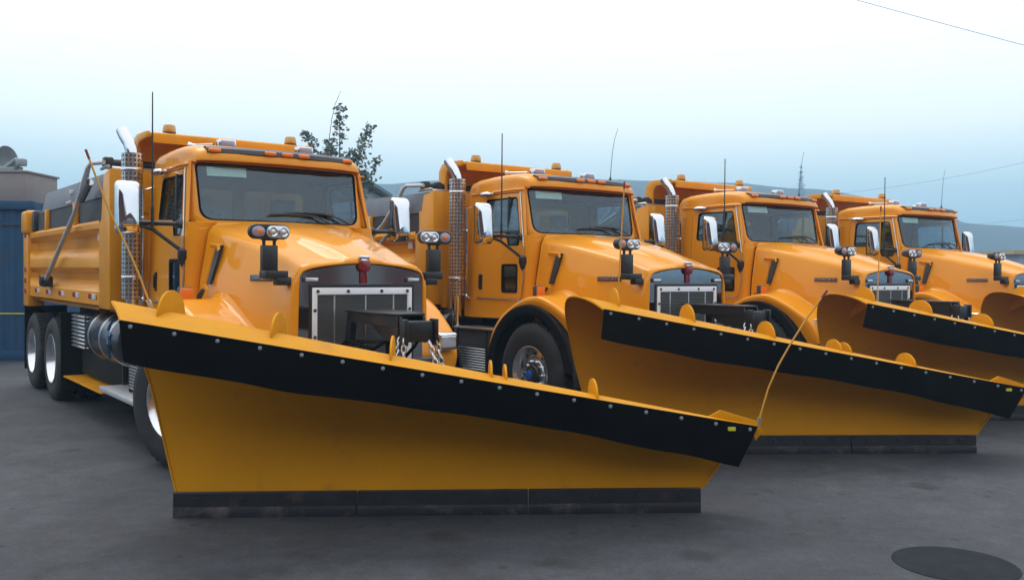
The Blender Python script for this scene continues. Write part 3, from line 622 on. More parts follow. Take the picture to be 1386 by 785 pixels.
    # ---- roof equipment
    for s in (-1, 1):
        sb = obj('strobe_light', G().rbox(-1.03, -.94, s * .397 - .085, s * .397 + .085, 2.812, 2.895, .01), 'chrome', R)
        obj('lens', G().rbox(-.948, -.932, s * .397 - .068, s * .397 + .068, 2.826, 2.884, .008), 'strobe_lens', sb)
        obj('mount', G().rbox(-1.06, -.92, s * .397 - .06, s * .397 + .06, 2.795, 2.818, .005, 1), 'aluminium', sb)
        hn = obj('air_horn', G().lathe([(.010, 0), (.011, .20), (.014, .24), (.026, .27), (.032, .285), (.024, .28), (.001, .25)], (-1.04, s * .50, 2.852), (-.85, s * .52, 0.0), 14), 'chrome', R)
    obj('whip_antenna', G().tube([(-.71, .533, 2.78), (-.712, .545, 2.95), (-.72, .575, 3.15), (-.73, .62, 3.32), (-.75, .69, 3.46)], [.006, .004, .0035, .003, .0025], 6).lathe([(.02, 0), (.018, .03), (.008, .06)], (-.71, .533, 2.78), (0, 0, 1), 10), 'dark_trim', R)
    obj('rod_antenna', G().tube([(-.63, -1.175, 2.05), (-.63, -1.175, 2.7), (-.63, -1.175, 3.205)], [.010, .008, .006], 6).tube([(-.63, -1.175, 2.02), (-.63, -1.175, 2.2)], .014, 8), 'black', R)
    obj('look_down_mirror', G().ell((-1.30, -.945, 2.575), .13, .055, .035, 16, 8).tube([(-1.22, -.88, 2.59), (-1.25, -.94, 2.58)], .012, 6), 'chrome', R)
    # ---- door mirrors
    for s in (-1, 1):
        mr_ = empty('door_mirror'); mr_.parent = R
        rows = []                                                        # chrome shell: rounded tall rectangle bulging forward
        for i in range(8):
            t = i / 7; dx = .075 * sin(t * pi / 2); scl = cos(t * pi / 2) ** .5 if t < 1 else 0.02
            loop = rpoly([(-.105, -.235), (.105, -.235), (.115, .235), (-.105, .235)], [.05, .05, .06, .05], 6)
            rows.append([(-.735 + dx * 1.35 - .13 * z * lerp(1, scl, .85) * (t ** .5), s * 1.36 + y * scl, 2.19 + z * lerp(1, scl, .85)) for y, z in loop])
        sh = obj('mirror_shell', G().grid(rows, cv=True).add(rows[-1], [tuple(range(len(rows[-1])))]), 'chrome', mr_, smooth=70)
        lp = [(y * .97, z * .97) for y, z in loop]
        obj('mirror_glass', G().prism([(s * 1.36 + y, 2.19 + z) for y, z in lp], 'x', -.755, -.735), 'black', mr_)
        arm = obj('mirror_arm', G().tube([(-.574, s * .90, 2.05), (-.60, s * 1.0, 2.055), (-.68, s * 1.20, 2.06), (-.735, s * 1.33, 2.06)], .021, 10).tube([(-.545, s * .925, 1.80), (-.66, s * 1.16, 2.0), (-.72, s * 1.28, 2.05)], .017, 10)
                  .tube([(-.76, s * 1.28, 1.97), (-.76, s * 1.28, 2.40)], .012, 8), 'black', mr_)
        obj('upper_joint', G().tube([(-.60, s * .86, 2.052), (-.585, s * .985, 2.055)], [.045, .036], 12), 'black', arm)
        obj('lower_joint', G().lathe([(.012, -.12), (.03, -.09), (.05, -.03), (.048, .03), (.03, .05), (.001, .055)], (-.54, s * .935, 1.79), (0, 0, 1), 12), 'black', arm)
    # ---- exhaust stack
    ex = empty('exhaust_stack'); ex.parent = R
    X0, Y0 = -1.70, -1.075
    tip = [(X0, Y0, .80), (X0, Y0, 1.2), (X0, Y0, 2.0), (X0, Y0, 2.72), (X0 - .008, Y0 - .006, 2.81), (X0 - .035, Y0 - .024, 2.89), (X0 - .085, Y0 - .05, 2.96), (X0 - .12, Y0 - .066, 3.02)]
    g = G().tube(tip, .058, 18, cap=False); obj('pipe', g, 'chrome', ex, smooth=60)
    obj('tail_opening', G().tube([tip[-2], tip[-1]], [.052, .0535], 18), 'black', ex)
    gg = G().lathe([(.100, 0), (.100, .35), (.100, .7), (.100, 1.05), (.100, 1.42)], (X0, Y0, 1.36), (0, 0, 1), 28)
    hs_ = obj('heat_shield', gg, 'perforated', ex, smooth=60, weld=False)
    uvl = hs_.data.uv_layers.new(name='UVMap')
    for p in hs_.data.polygons:
        us = []
        for li in p.loop_indices:
            v = hs_.data.vertices[hs_.data.loops[li].vertex_index].co; us.append([math.atan2(v.y - Y0, v.x - X0) / (2 * pi) * 16, (v.z - 1.36) * 23])
        if max(u[0] for u in us) - min(u[0] for u in us) > 8:
            for u in us:
                if u[0] < 0: u[0] += 16
        for li, u in zip(p.loop_indices, us): uvl.data[li].uv = u
    obj('clamp', G().lathe([(.102, 0), (.105, .005), (.105, .03), (.102, .035)], (X0, Y0, 1.55), (0, 0, 1), 24).lathe([(.102, 0), (.105, .005), (.105, .03), (.102, .035)], (X0, Y0, 2.60), (0, 0, 1), 24).tube([(X0 + .05, Y0 + .1, 2.2), (X0, -.93, 2.2)], .015, 6), 'chrome', ex)
    obj('elbow', G().tube([(X0, Y0, .95), (X0 + .01, Y0, .84), (X0 + .06, Y0 + .05, .74), (X0 + .2, Y0 + .12, .70), (X0 + .5, Y0 + .15, .70)], .075, 14), 'stainless', ex)
    # ---- steps, tanks, boxes along the right side, mirrored where it matters
    for s in (-1, 1):
        stp = empty('cab_steps'); stp.parent = R
        obj('step_box', G().rbox(-1.60, -.80, min(s * .62, s * 1.12), max(s * .62, s * 1.12), .66, .97, .015), 'dark_trim', stp)
        obj('top_step', G().rbox(-1.62, -.78, min(s * .85, s * 1.17), max(s * .85, s * 1.17), .975, 1.0, .008), 'aluminium', stp)
        obj('low_step', G().rbox(-2.30, -.98, min(s * .90, s * 1.25), max(s * .90, s * 1.25), .405, .455, .008), 'galvanised', stp)
        rb = None
        for k in range(9):
            z = .50 + k * .030
            if rb is None: rb = obj('riser_rib', G().rbox(-1.58, -1.0, -.006, .006, 0, .014, .004, 1), 'aluminium', stp); rb.location = (0, s * 1.13, z)
            else: share(rb, (0, s * 1.13, z), stp)
        obj('riser', G().box(-1.60, -.98, s * 1.115 - .008, s * 1.115 + .008, .485, .77), 'board_dark', stp)
        obj('step_hanger', G().rbox(-2.28, -2.25, s * 1.0 - .03, s * 1.0 + .03, .45, .75, .006).rbox(-1.62, -1.59, s * 1.10 - .03, s * 1.10 + .03, .46, .98, .006).rbox(-1.0, -.97, s * 1.10 - .03, s * 1.10 + .03, .46, .98, .006), 'black', stp)
        tk = obj('fuel_tank', G().lathe([(.001, 0), (.18, .005), (.25, .025), (.275, .07), (.275, 1.38), (.25, 1.425), (.18, 1.445), (.001, 1.45)], (-3.30, s * .92, .92), (1, 0, 0), 36), 'tank_dark', R)
        for x in (-3.05, -2.55, -2.15): obj('tank_strap', G().lathe([(.277, 0), (.283, .004), (.283, .046), (.277, .05)], (x, s * .92, .92), (1, 0, 0), 36), 'aluminium', tk)
        obj('filler_cap', G().lathe([(.045, 0), (.045, .03), (.001, .035)], (-2.4, s * .92, 1.19), (0, 0, 1), 14), 'chrome', tk)
        bb = obj('battery_box', G().rbox(-4.20, -3.55, min(s * .60, s * 1.12), max(s * .60, s * 1.12), .72, 1.12, .01), 'dark_trim', R)
        rb = None
        for k in range(9):
            z = .735 + k * .044
            if rb is None: rb = obj('box_rib', G().rbox(-4.21, -3.54, -.012, .012, 0, .020, .006, 1), 'aluminium', bb); rb.location = (0, s * 1.125, z)
            else: share(rb, (0, s * 1.125, z), bb)
        rb = None
        for k in range(9):
            z = .735 + k * .044
            if rb is None: rb = obj('box_end_rib', G().rbox(-.012, .012, min(s * .62, s * 1.11), max(s * .62, s * 1.11), 0, .020, .006, 1), 'aluminium', bb); rb.location = (-3.54, 0, z)
            else: share(rb, (-3.54, 0, z), bb)
        obj('mud_flap', G().rbox(-4.40, -4.38, min(s * .66, s * 1.22), max(s * .66, s * 1.22), .22, 1.12, .004, 1), 'rubber', R)
        obj('mud_flap', G().rbox(-6.97, -6.95, min(s * .66, s * 1.22), max(s * .66, s * 1.22), .22, 1.12, .004, 1), 'rubber', R)
        obj('toolbox', G().rbox(-4.2, -2.3, min(s * .62, s * 1.02), max(s * .62, s * 1.02), .40, .70, .015), 'frame_black', R)
        obj('side_guard_plate', G().rbox(-4.35, -2.45, min(s * .80, s * 1.20), max(s * .80, s * 1.20), .345, .365, .006, 1), 'plow_paint', R)
    obj('hose', G().tube([(-2.1, -1.20, 1.0), (-2.05, -1.22, .9), (-2.15, -1.18, .75)], .016, 6).tube([(-2.3, -1.12, 1.12), (-2.2, -1.2, 1.02), (-2.02, -1.2, .98)], .014, 6), 'hose_blue', R)
    # ---- plow hitch and lift arm in front of the grille
    ht = empty('plow_hitch'); ht.parent = R
    obj('mast', G().prism([(-.30, .55), (-.235, .55), (-.17, 1.335), (-.215, 1.335)], 'x', 1.24, 1.32).prism([(.12, .55), (.19, .55), (.165, 1.335), (.12, 1.335)], 'x', 1.24, 1.32).rbox(1.25, 1.31, -.26, .17, 1.08, 1.115, .008).rbox(1.08, 1.34, -.36, .30, .45, .75, .02), 'hitch_black', ht)
    obj('top_plate', G().prism([(1.22, -.225), (1.22, .18), (1.55, .17), (1.98, .04), (1.98, -.16), (1.92, -.19), (1.38, -.24)], 'z', 1.328, 1.345), 'hitch_black', ht, bev=.003)
    obj('arm_side', G().prism([(1.28, 1.328), (1.98, 1.325), (2.02, 1.14), (1.75, 1.14), (1.55, 1.24), (1.30, 1.255)], 'y', -.17, -.15).prism([(1.28, 1.328), (1.98, 1.325), (2.02, 1.14), (1.75, 1.14), (1.55, 1.24), (1.30, 1.255)], 'y', .02, .04)
        .prism([(1.26, -.225), (1.96, -.175), (1.96, -.155), (1.26, -.205)], 'z', 1.25, 1.33), 'hitch_black', ht)
    obj('arm_head', G().rbox(1.94, 2.09, -.17, .05, 1.145, 1.295, .012).rbox(2.02, 2.11, -.20, -.17, 1.12, 1.31, .008).rbox(2.02, 2.11, .05, .08, 1.12, 1.31, .008), 'hitch_black', ht)
    obj('lift_cylinder', G().tube([(1.30, -.02, .70), (1.50, -.02, .92)], .05, 12).tube([(1.5, -.02, .92), (1.82, -.02, 1.2)], .028, 10), 'hitch_black', ht)
    def chain(pts):
        c_ = G(); P = [Vector(p) for p in pts]
        for i in range(len(P) - 1):
            d = P[i + 1] - P[i]; L = d.length; k = max(1, int(L / .042)); dn = d.normalized(); a1 = dn.orthogonal().normalized(); a2 = dn.cross(a1)
            for j in range(k):
                cc = P[i] + d * ((j + .5) / k); u = a1 if (j + i) % 2 else a2
                c_.tube([tuple(cc + dn * (.031 * cos(q)) + u * (.017 * sin(q))) for q in [2 * pi * m_ / 10 for m_ in range(10)]], .0065, 6, closed=True)
        return c_
    obj('lift_chain', chain([(2.09, -.20, 1.17), (2.11, -.21, .98), (2.14, -.22, .83)]), 'aluminium', ht)
    obj('lift_chain', chain([(2.02, -.16, 1.22), (2.03, -.24, 1.06), (2.05, -.26, .98), (2.06, -.20, .86)]), 'aluminium', ht)
    obj('lift_chain', chain([(2.09, .07, 1.17), (2.12, .10, .98), (2.16, .10, .80)]), 'aluminium', ht)
    obj('lift_chain', chain([(2.11, .0, 1.15), (2.17, .02, .98), (2.22, .03, .80)]), 'aluminium', ht)
    obj('hydraulic_hose', G().tube([(1.12, -.30, .80), (1.26, -.36, 1.0), (1.36, -.28, 1.12), (1.55, -.16, 1.06), (1.75, -.10, 1.16)], .014, 8), 'rubber', ht)
    obj('hydraulic_hose', G().tube([(1.12, .28, .85), (1.3, .36, 1.05), (1.5, .26, 1.10), (1.8, .12, 1.16), (1.95, .06, 1.14)], .014, 8), 'rubber', ht)
    obj('push_frame', G().rbox(1.08, 1.9, -.55, -.43, .32, .48, .01).rbox(1.08, 2.4, .43, .55, .32, .48, .01).rbox(1.5, 1.62, -.55, .55, .33, .46, .01), 'hitch_black', ht)
    # ---- dump body
    bx = empty('dump_body'); bx.parent = R
    PF = [(1.155, 2.165), (1.22, 2.125), (1.22, 2.072), (1.20, 2.058), (1.105, 2.005), (1.095, 1.885), (1.21, 1.79), (1.22, 1.775), (1.22, 1.665), (1.21, 1.655), (1.105, 1.60), (1.095, 1.525), (1.205, 1.425), (1.22, 1.41), (1.22, 1.275), (1.17, 1.26), (1.0, 1.20)]
    for s in (-1, 1):
        side = [[(x, s * (y if 0 < k < 5 else min(y, 1.225)), z) for y, z in PF] for k, x in enumerate((-6.62, -6.52, -4.5, -2.62, -2.52, -2.5))]
        rows = []
        for x, q in ((-6.62, 1), (-6.50, 0), (-2.62, 0), (-2.50, 1)):
            rows.append([(x, s * lerp(y, 1.20, q), z) for y, z in PF])
        sp = obj('side_wall', G().grid(rows), 'box_paint', bx, bev=0, smooth=25)
        obj('inner_wall', G().box(-6.7, -2.3, s * 1.07 - .01, s * 1.07 + .01, 1.2, 2.15), 'box_paint', bx)
        obj('front_post', G().prism([(-2.50, 1.24), (-2.50, 2.12), (-2.40, 2.17), (-2.30, 2.62), (-2.05, 2.66), (-2.05, 1.24)], 'y', min(s * 1.05, s * 1.205), max(s * 1.05, s * 1.205)), 'box_paint', bx, bev=.012)
        obj('rear_post', G().rbox(-6.95, -6.60, min(s * 1.02, s * 1.235), max(s * 1.02, s * 1.235), 1.12, 2.14, .02), 'box_paint', bx)
        lh = obj('light_housing', G().rbox(-6.93, -6.52, min(s * 1.05, s * 1.27), max(s * 1.05, s * 1.27), 2.13, 2.46, .05, 3), 'box_paint', bx)
        obj('housing_back', G().rbox(-6.50, -6.36, min(s * 1.08, s * 1.20), max(s * 1.08, s * 1.20), 2.15, 2.45, .03), 'black', lh)
        for z in (1.30, 1.45, 1.60, 2.08): obj('side_marker', G().rbox(-6.80, -6.70, s * 1.235 - .012, s * 1.235 + .012, z, z + .07, .008), 'red_lens', bx)
        for x in (-6.1, -5.3, -4.5, -3.7, -2.9):
            rm = obj('reflector', G().rbox(x, x + .16, s * 1.222 - .004, s * 1.222 + .004, 1.33, 1.385, .002, 1), 'red_lens', bx)
            obj('reflector_white', G().rbox(x + .165, x + .33, s * 1.222 - .004, s * 1.222 + .004, 1.33, 1.385, .002, 1), 'decal_white', rm)
        obj('lower_sideboard', G().rbox(-6.45, -2.32, s * 1.12 - .02, s * 1.12 + .02, 2.14, 2.415, .006, 1), 'board_dark', bx)
        ub = obj('upper_sideboard', G().prism([(s * 1.155, 2.405), (s * 1.10, 2.405), (s * 1.07, 2.665), (s * 1.095, 2.668)], 'x', -6.0, -2.34), 'board_grey', bx, bev=.004)
        obj('board_latch', G().rbox(-4.35, -4.15, s * 1.15 - .02, s * 1.15 + .02, 2.425, 2.455, .006).rbox(-4.28, -4.18, s * 1.125 - .02, s * 1.125 + .02, 2.54, 2.59, .005), 'decal_white', ub)
        for x in (-5.55, -3.82, -2.38): obj('stake', G().rbox(x - .05, x + .05, s * 1.165 - .025, s * 1.165 + .025, 2.15, 2.42, .008), 'box_paint', bx)
        # tarp arm
        ta = obj('tarp_arm', G().tube([(-4.94, s * 1.29, 1.50), (-3.22, s * 1.29, 2.26), (-2.80, s * 1.28, 2.60), (-2.72, s * 1.26, 2.72)], .027, 10).tube([(-2.80, s * 1.26, 2.62), (-2.74, s * 1.26, 2.72), (-2.66, s * 1.24, 2.76), (-2.3, s * 1.2, 2.74)], .024, 10), 'galvanised', R)
        obj('arm_pivot', G().rbox(-5.10, -4.88, s * 1.27 - .06, s * 1.27 + .06, 1.42, 1.56, .03).lathe([(.07, -.05), (.07, .07), (.001, .075)], (-4.97, s * 1.28, 1.50), (0, s, 0), 14), 'black', ta)
        obj('arm_spring', G().tube([(-3.0, s * 1.27, 2.40), (-2.65, s * 1.26, 2.56)], .04, 8), 'stainless', ta)
        obj('decal', G().box(-2.62, -2.52, s * 1.222 - .002, s * 1.222 + .002, 1.98, 2.02) if False else G().rbox(-2.75, -2.64, s * 1.160 - .002, s * 1.160 + .002, 1.95, 2.04, .001, 1), 'decal_white', bx)
    obj('bulkhead', G().box(-2.12, -2.05, -1.06, 1.06, 1.2, 2.66), 'box_paint', bx)
    obj('bed_floor', G().box(-6.9, -2.1, -1.06, 1.06, 1.20, 1.26).box(-6.9, -2.1, -.5, -.35, 1.0, 1.2).box(-6.9, -2.1, .35, .5, 1.0, 1.2), 'frame_black', bx)
    obj('tailgate', G().rbox(-6.98, -6.90, -1.05, 1.05, 1.25, 2.15, .02), 'box_paint', bx)
    obj('tarp_roll', G().tube([(-2.35, -1.12, 2.74), (-2.35, 1.12, 2.74)], .045, 12).rbox(-2.40, -2.30, -1.20, -1.10, 2.68, 2.80, .02).rbox(-2.40, -2.30, -1.02, -.92, 2.68, 2.80, .02).rbox(-2.40, -2.30, 1.10, 1.20, 2.68, 2.80, .02), 'black', bx)
    obj('roll_rail', G().tube([(-2.18, -1.15, 2.675), (-2.18, 1.15, 2.675)], .02, 8).tube([(-2.4, -1.20, 2.68), (-2.1, -1.2, 2.685)], .018, 6), 'aluminium', bx)
    # cab shield rising over the cab
    shd = empty('cab_shield'); shd.parent = bx
    shd2 = obj('shield_panel', G().prism([(-2.42, 2.4), (-2.42, 2.92), (-2.36, 3.01), (-2.28, 3.033), (-1.86, 3.035), (-1.84, 3.02), (-1.84, 2.925), (-1.86, 2.922), (-1.875, 2.995), (-2.26, 2.990), (-2.33, 2.955), (-2.365, 2.89), (-2.365, 2.4)], 'y', -.84, .86), 'box_paint', bx, bev=.006)
    bpy.data.objects.remove(shd)
    for s in (-1, 1):
        obj('shield_flange', G().prism([(-2.46, 2.3), (-2.46, 2.94), (-2.39, 3.03), (-2.30, 3.055), (-2.05, 3.055), (-1.93, 3.05), (-1.93, 2.985), (-2.22, 2.97), (-2.28, 2.92), (-2.30, 2.85), (-2.30, 2.3)], 'y', min(s * .84, s * .88), max(s * .84, s * .88)), 'box_paint', bx, bev=.006)
        bc = obj('beacon', G().lathe([(.062, 0), (.066, .008), (.066, .02), (.058, .024)], (-1.93, s * .655, 3.034), (0, 0, 1), 20), 'dark_trim', R)
        obj('dome', G().lathe([(.066, .02), (.067, .04), (.060, .082), (.054, .092), (.001, .096)], (-1.93, s * .655, 3.034), (0, 0, 1), 20), 'amber_beacon', bc)
    # subtle hint plates between cab and box
    obj('grey_panel', G().rbox(-2.03, -1.98, -1.0, -.50, 1.0, 1.52, .01), 'aluminium', R)
    for o_ in [x for x in R.children_recursive if x.type == 'MESH' and x.name.split('.')[0] in ('hand_holes', 'clamp', 'step_hanger', 'board_latch', 'hose', 'arm_side', 'tarp_roll')]:
        split_islands(o_, {'hand_holes': 'hand_hole', 'tarp_roll': 'tarp_roller'}.get(o_.name.split('.')[0], o_.name.split('.')[0]))
    def clamp(o, part, depth):                                          # thing > part > sub-part, no further
        for ch in list(o.children):
            if depth >= 2: ch.parent = part
            clamp(ch, part if part else ch, depth + 1)
    for p_ in list(R.children): clamp(p_, p_, 1)
    return R

def copy_tree(o, parent=None):
    c = o.copy(); COL.objects.link(c); c.parent = parent
    for ch in list(o.children): copy_tree(ch, c)
    return c

TRUCKS = [(-1.848, 8.281, .639), (1.196, 10.518, .632), (4.18, 12.596, .628), (7.233, 14.737, .590)]
TL = ['yellow plow dump truck nearest the camera, beside the blue container', 'yellow plow dump truck second from the left, its front wheel showing behind the first plow',
      'yellow plow dump truck third from the left, between two others', 'yellow plow dump truck farthest from the camera, at the right end of the row']
proto = build_truck(); trucks = []
for i, (x, y, a) in enumerate(TRUCKS):
    o = proto if i == 0 else copy_tree(proto)
    o.location = (x, y, 0); o.rotation_euler = (0, 0, a - pi / 2); trucks.append(o)
    tag(o, TL[i], 'truck', 'yellow plow trucks parked in a slanting row')

for ch in trucks[0].children:
    if ch.name.startswith('wheel') and abs(ch.location.x) < .01: ch.rotation_euler = (0, 0, radians(18))

# ------------------------------------------------------------------ the plow (local: x along the blade to the nose, -y forward, z up)
PLR = [(0, .0, .15), (.12, -.055, .32), (.24, -.10, .52), (.38, -.125, .78), (.50, -.10, 1.00), (.62, -.02, 1.20), (.72, .11, 1.345), (.80, .26, 1.425), (.87, .42, 1.445), (.94, .62, 1.415), (1.0, .80, 1.345)]
PLN = [(0, .0, .15), (.12, -.012, .21), (.24, -.015, .29), (.38, -.005, .38), (.50, .02, .46), (.62, .06, .535), (.72, .11, .59), (.80, .16, .612), (.87, .205, .624), (.94, .25, .630), (1.0, .29, .628)]
def prof(u, q):
    a = interp(PLR, u); b = interp(PLN, u); return lerp(a[0], b[0], q), lerp(a[1], b[1], q)
def endR(u): return interp([(0, 0.0), (.5, -.24), (.75, -.325), (.87, -.27), (1, -.085)], u)[0]
def endL(u): return interp([(0, 3.565), (.24, 3.68), (.5, 3.79), (.8, 3.85), (1, 3.865)], u)[0]
def plow_pt(u, q):
    n, z = prof(u, q); return (lerp(endR(u), endL(u), q), -n, z)
def q_at(sx, u): return (sx - endR(u)) / (endL(u) - endR(u))
def build_plow():
    R = empty('snow_plow')
    NU, NQ = 36, 40
    front = [[plow_pt(i / NU, j / NQ) for j in range(NQ + 1)] for i in range(NU + 1)]
    back = []
    for i in range(NU + 1):
        u = i / NU; r = []
        for j in range(NQ + 1):
            p = Vector(plow_pt(u, j / NQ)); d = Vector(plow_pt(min(u + .02, 1), j / NQ)) - Vector(plow_pt(max(u - .02, 0), j / NQ)); nn = Vector((0, d.z, -d.y)).normalized(); r.append(tuple(p + nn * .010))
        back.append(r)
    loop = front + back[::-1]
    g = G().grid(loop, cu=True)
    no = NQ + 1; tot = len(loop)
    for j in (0, NQ):
        for i in range(NU): a, b = i, i + 1; c, d = tot - 1 - b, tot - 1 - a; g.f.append((a * no + j, b * no + j, c * no + j, d * no + j))
    mb = obj('moldboard', g, 'plow_paint', R, smooth=45)
    # rolled edge bead at the end of the curl
    obj('end_rim', G().tube([plow_pt(u / 24, 0) for u in range(25)], .008, 8), 'plow_paint', mb)
    obj('end_rim', G().tube([plow_pt(u / 24, 1) for u in range(25)], .010, 8), 'plow_paint', mb)
    # cutting edge in three sections
    ce = None
    for x0, x1 in ((-.015, 1.20), (1.205, 2.36), (2.365, 3.565)):
        k = obj('cutting_edge', G().rbox(x0, x1, -.035, -.005, .055, .168, .006, 1), 'blade', R); obj('wear_bar', G().rbox(x0 + .003, x1 - .003, -.050, -.012, -.004, .070, .008), 'wear_steel', k)
        for b in range(4): obj('edge_bolt', G().lathe([(.020, 0), (.018, .008), (.001, .010)], (lerp(x0, x1, (b + .5) / 4), -.035, .118), (0, -1, 0), 10), 'blade', k)
    # rubber flap hanging from the lip
    rows = []; NS = 48
    for k in range(NS + 1):
        q = k / NS; n, z = prof(1.0, q); s0 = lerp(endR(1.0) - .005, endL(1.0), q)
        wv = .022 * sin(q * 9.0 + .5) + .016 * sin(q * 25 + 1) + .006 * sin(q * 61)
        hgt = lerp(.255, .275, q) + .016 * sin(q * 7.5) + .004 * sin(q * 33)
        col = []
        for m_ in range(7):
            t = m_ / 6; col.append((s0 - (.006 + .085 * max(0, (q - .6) / .4) ** 2) * t, -(n + .020 - .10 * t - .02 * t * t + wv * t), z + .012 - hgt * t))
        rows.append(col)
    bk = [[(x, y + .012, z) for x, y, z in r] for r in rows]
    g = G().grid(rows).grid(bk)
    for A_, B_ in ((rows, bk),): g.grid([[r[0] for r in A_], [r[0] for r in B_]]).grid([[r[-1] for r in A_], [r[-1] for r in B_]]).grid([A_[0], B_[0]]).grid([A_[-1], B_[-1]])
    fl = obj('rubber_flap', g, 'rubber', R, smooth=50)
    b0 = None
    for k in range(17):
        sx = -.03 + k * .2400; q = q_at(sx, 1.0)
        if q > 1: break
        n, z = prof(1.0, q)
        if b0 is None: b0 = obj('bolt', G().lathe([(.0125, 0), (.0125, .004), (.008, .007), (.008, .012), (.001, .013)], (0, 0, 0), (0, -1, .1), 10), 'grey_metal', fl); b0.location = (sx, -(n + .014), z - .018)
        else: share(b0, (sx, -(n + .014), z - .018), fl)
    # ribs standing on the crest
    for sx, rad in ((.07, 1.0), (.73, 1.0), (1.45, 1.0), (2.085, .8), (2.18, .75), (2.77, .92)):
        q = q_at(sx, .87); pts = []
        for k in range(17):
            a = pi * k / 16; n, z = prof(.80, q); w_ = .29 * rad * lerp(1, .62, q)
            n0, z0 = prof(.86, q); pts.append((n0 - .02 + w_ * cos(a), z0 - .02 + .165 * rad * lerp(1, .8, q) * sin(a) ** .9 if sin(a) > 0 else z0 - .02))
        n2, z2 = prof(.62, q); pts.append((n2 - .01, z2)); 
        obj('rib', G().prism([(-n, z) for n, z in pts], 'x', sx - .007, sx + .007), 'plow_paint', R, bev=.002)
    # back bracing
    for sx in (.45, 1.3, 2.15, 3.0):
        q = q_at(sx, .4); pts = [prof(u / 10 * .8, q) for u in range(0, 11)]
        poly = [(-(n - .012), z) for n, z in pts] + [(-(n - .12 * (1 - .3 * q)), z) for n, z in reversed(pts)]
        obj('back_rib', G().prism(poly, 'x', sx - .008, sx + .008), 'plow_paint', R)
    obj('trip_beam', G().rbox(.1, 3.4, .10, .22, .16, .30, .01), 'plow_paint', R)
    # nose horn
    hq = [(3.50, .675), (3.625, .742), (3.87, .668), (3.915, .60), (3.865, .535), (3.84, .60), (3.52, .655)]
    obj('nose_plate', G().prism(hq, 'y', -.265, -.250), 'plow_paint', R, bev=.002)
    obj('yellow_tag', G().rbox(3.655, 3.705, -.340, -.325, .615, .640, .002, 1), 'yellow_tag', fl)
    return R
A_ = Vector((1.504, -1.6, 0)); PANG = math.atan2(.843, .538)
plow0 = build_plow()
PLB = ['orange plow blade with black rubber flap in front of the nearest truck', 'plow blade of the second truck, its curled end behind the nearest plow', 'plow blade of the third truck, cut off by the right edge', 'plow blade at the far right of which only the curled end shows']
RODS = [[(-.069, 1.40), (-.14, 1.60), (-.22, 1.79), (-.32, 1.994), (-.40, 2.20), (-.469, 2.386)], [(.112, 1.33), (.13, 1.7), (.15, 2.1), (.166, 2.438)], [(.25, 1.32), (.27, 1.9), (.28, 2.40)], [(.2, 1.33), (.22, 2.0), (.23, 2.4)]]
NOSE = [(3.886, .63), (3.90, .70), (3.954, .887), (4.02, 1.04), (4.102, 1.185), (4.22, 1.37), (4.341, 1.534)]
NOSE2 = [(3.886, .63), (3.90, .9), (3.93, 1.25), (3.98, 1.58)]
def rod(pl, pts, nv):
    P = [(s, -nv, z) for s, z in pts]
    r = obj('marker_rod', G().tube(P, .0065, 8), 'rod', pl)
    d = (Vector(P[-1]) - Vector(P[-2])).normalized(); obj('rod_tip', G().tube([tuple(Vector(P[-1]) - d * .05), tuple(Vector(P[-1]) + d * .012)], .0085, 8), 'rod_tip', r)
    d = (Vector(P[1]) - Vector(P[0])).normalized(); obj('rod_socket', G().tube([tuple(Vector(P[0]) - d * .06), tuple(Vector(P[0]) + d * .06)], .014, 8), 'aluminium', r)
plows = []
for i, (x, y, a) in enumerate(TRUCKS):
    o = plow0 if i == 0 else copy_tree(plow0); plows.append(o)
    th = a - pi / 2; pos = Matrix.Rotation(th, 4, 'Z') @ A_ + Vector((x, y, 0))
    o.location = pos; o.rotation_euler = (0, 0, th + PANG); tag(o, PLB[i], 'snow plow', 'plow blades in front of the trucks')
for i, o in enumerate(plows):
    rod(o, RODS[i], .30); rod(o, NOSE if i == 0 else NOSE2, .25)

# ------------------------------------------------------------------ yard things
mh = empty('manhole_cover', (2.55, 5.23, 0))
obj('lid', G().lathe([(.338, .0005), (.336, .004), (.325, .005), (.001, .005)], (0, 0, 0), (0, 0, 1), 48), 'cast_iron', mh)
obj('pick_hole', G().lathe([(.02, .0055), (.018, .006), (.001, .006)], (.2, .05, 0), (0, 0, 1), 10), 'frame_black', mh)
tag(mh, 'dark round manhole cover in the asphalt at the bottom right', 'manhole cover')

# blue shipping container at the left edge
ct = empty('shipping_container', (-8.7, 16.5, 0), radians(4))
zz = []
for k in range(0, 60):
    x = -6.0 + k * .1; zz += [(x, .0 if k % 2 else .02), (x + .06, .0 if k % 2 else .02)]
rows = [[(x, y, .15) for x, y in zz], [(x, y, 2.72) for x, y in zz]]
obj('corrugated_wall', G().grid(rows), 'container_blue', ct, smooth=20)
obj('frame_rail', G().rbox(-6.1, .12, -.06, .10, 2.70, 2.86, .01).rbox(-6.1, .12, -.06, .10, 0, .17, .01).rbox(0, .13, -.06, .10, .17, 2.70, .01), 'container_blue', ct)
obj('mid_rail', G().rbox(-6.0, 0, -.02, .0, 2.42, 2.46, .004, 1), 'board_dark', ct)
obj('yellow_stripe', G().rbox(-6.0, 0, -.012, -.002, .83, .85, .002, 1), 'yellow_tag', ct)
obj('roof_panel', G().box(-6.05, .1, .0, 2.4, 2.80, 2.84), 'container_blue', ct)
obj('back_wall', G().box(-6.05, .1, 2.36, 2.4, .1, 2.8).box(.06, .1, .05, 2.36, .1, 2.8), 'container_blue', ct)
tag(ct, 'blue corrugated shipping container behind the nearest truck', 'container')
bu = empty('storage_box', (-9.55, 17.4, 2.86)); tag(bu, 'beige box standing on top of the blue container', 'box')
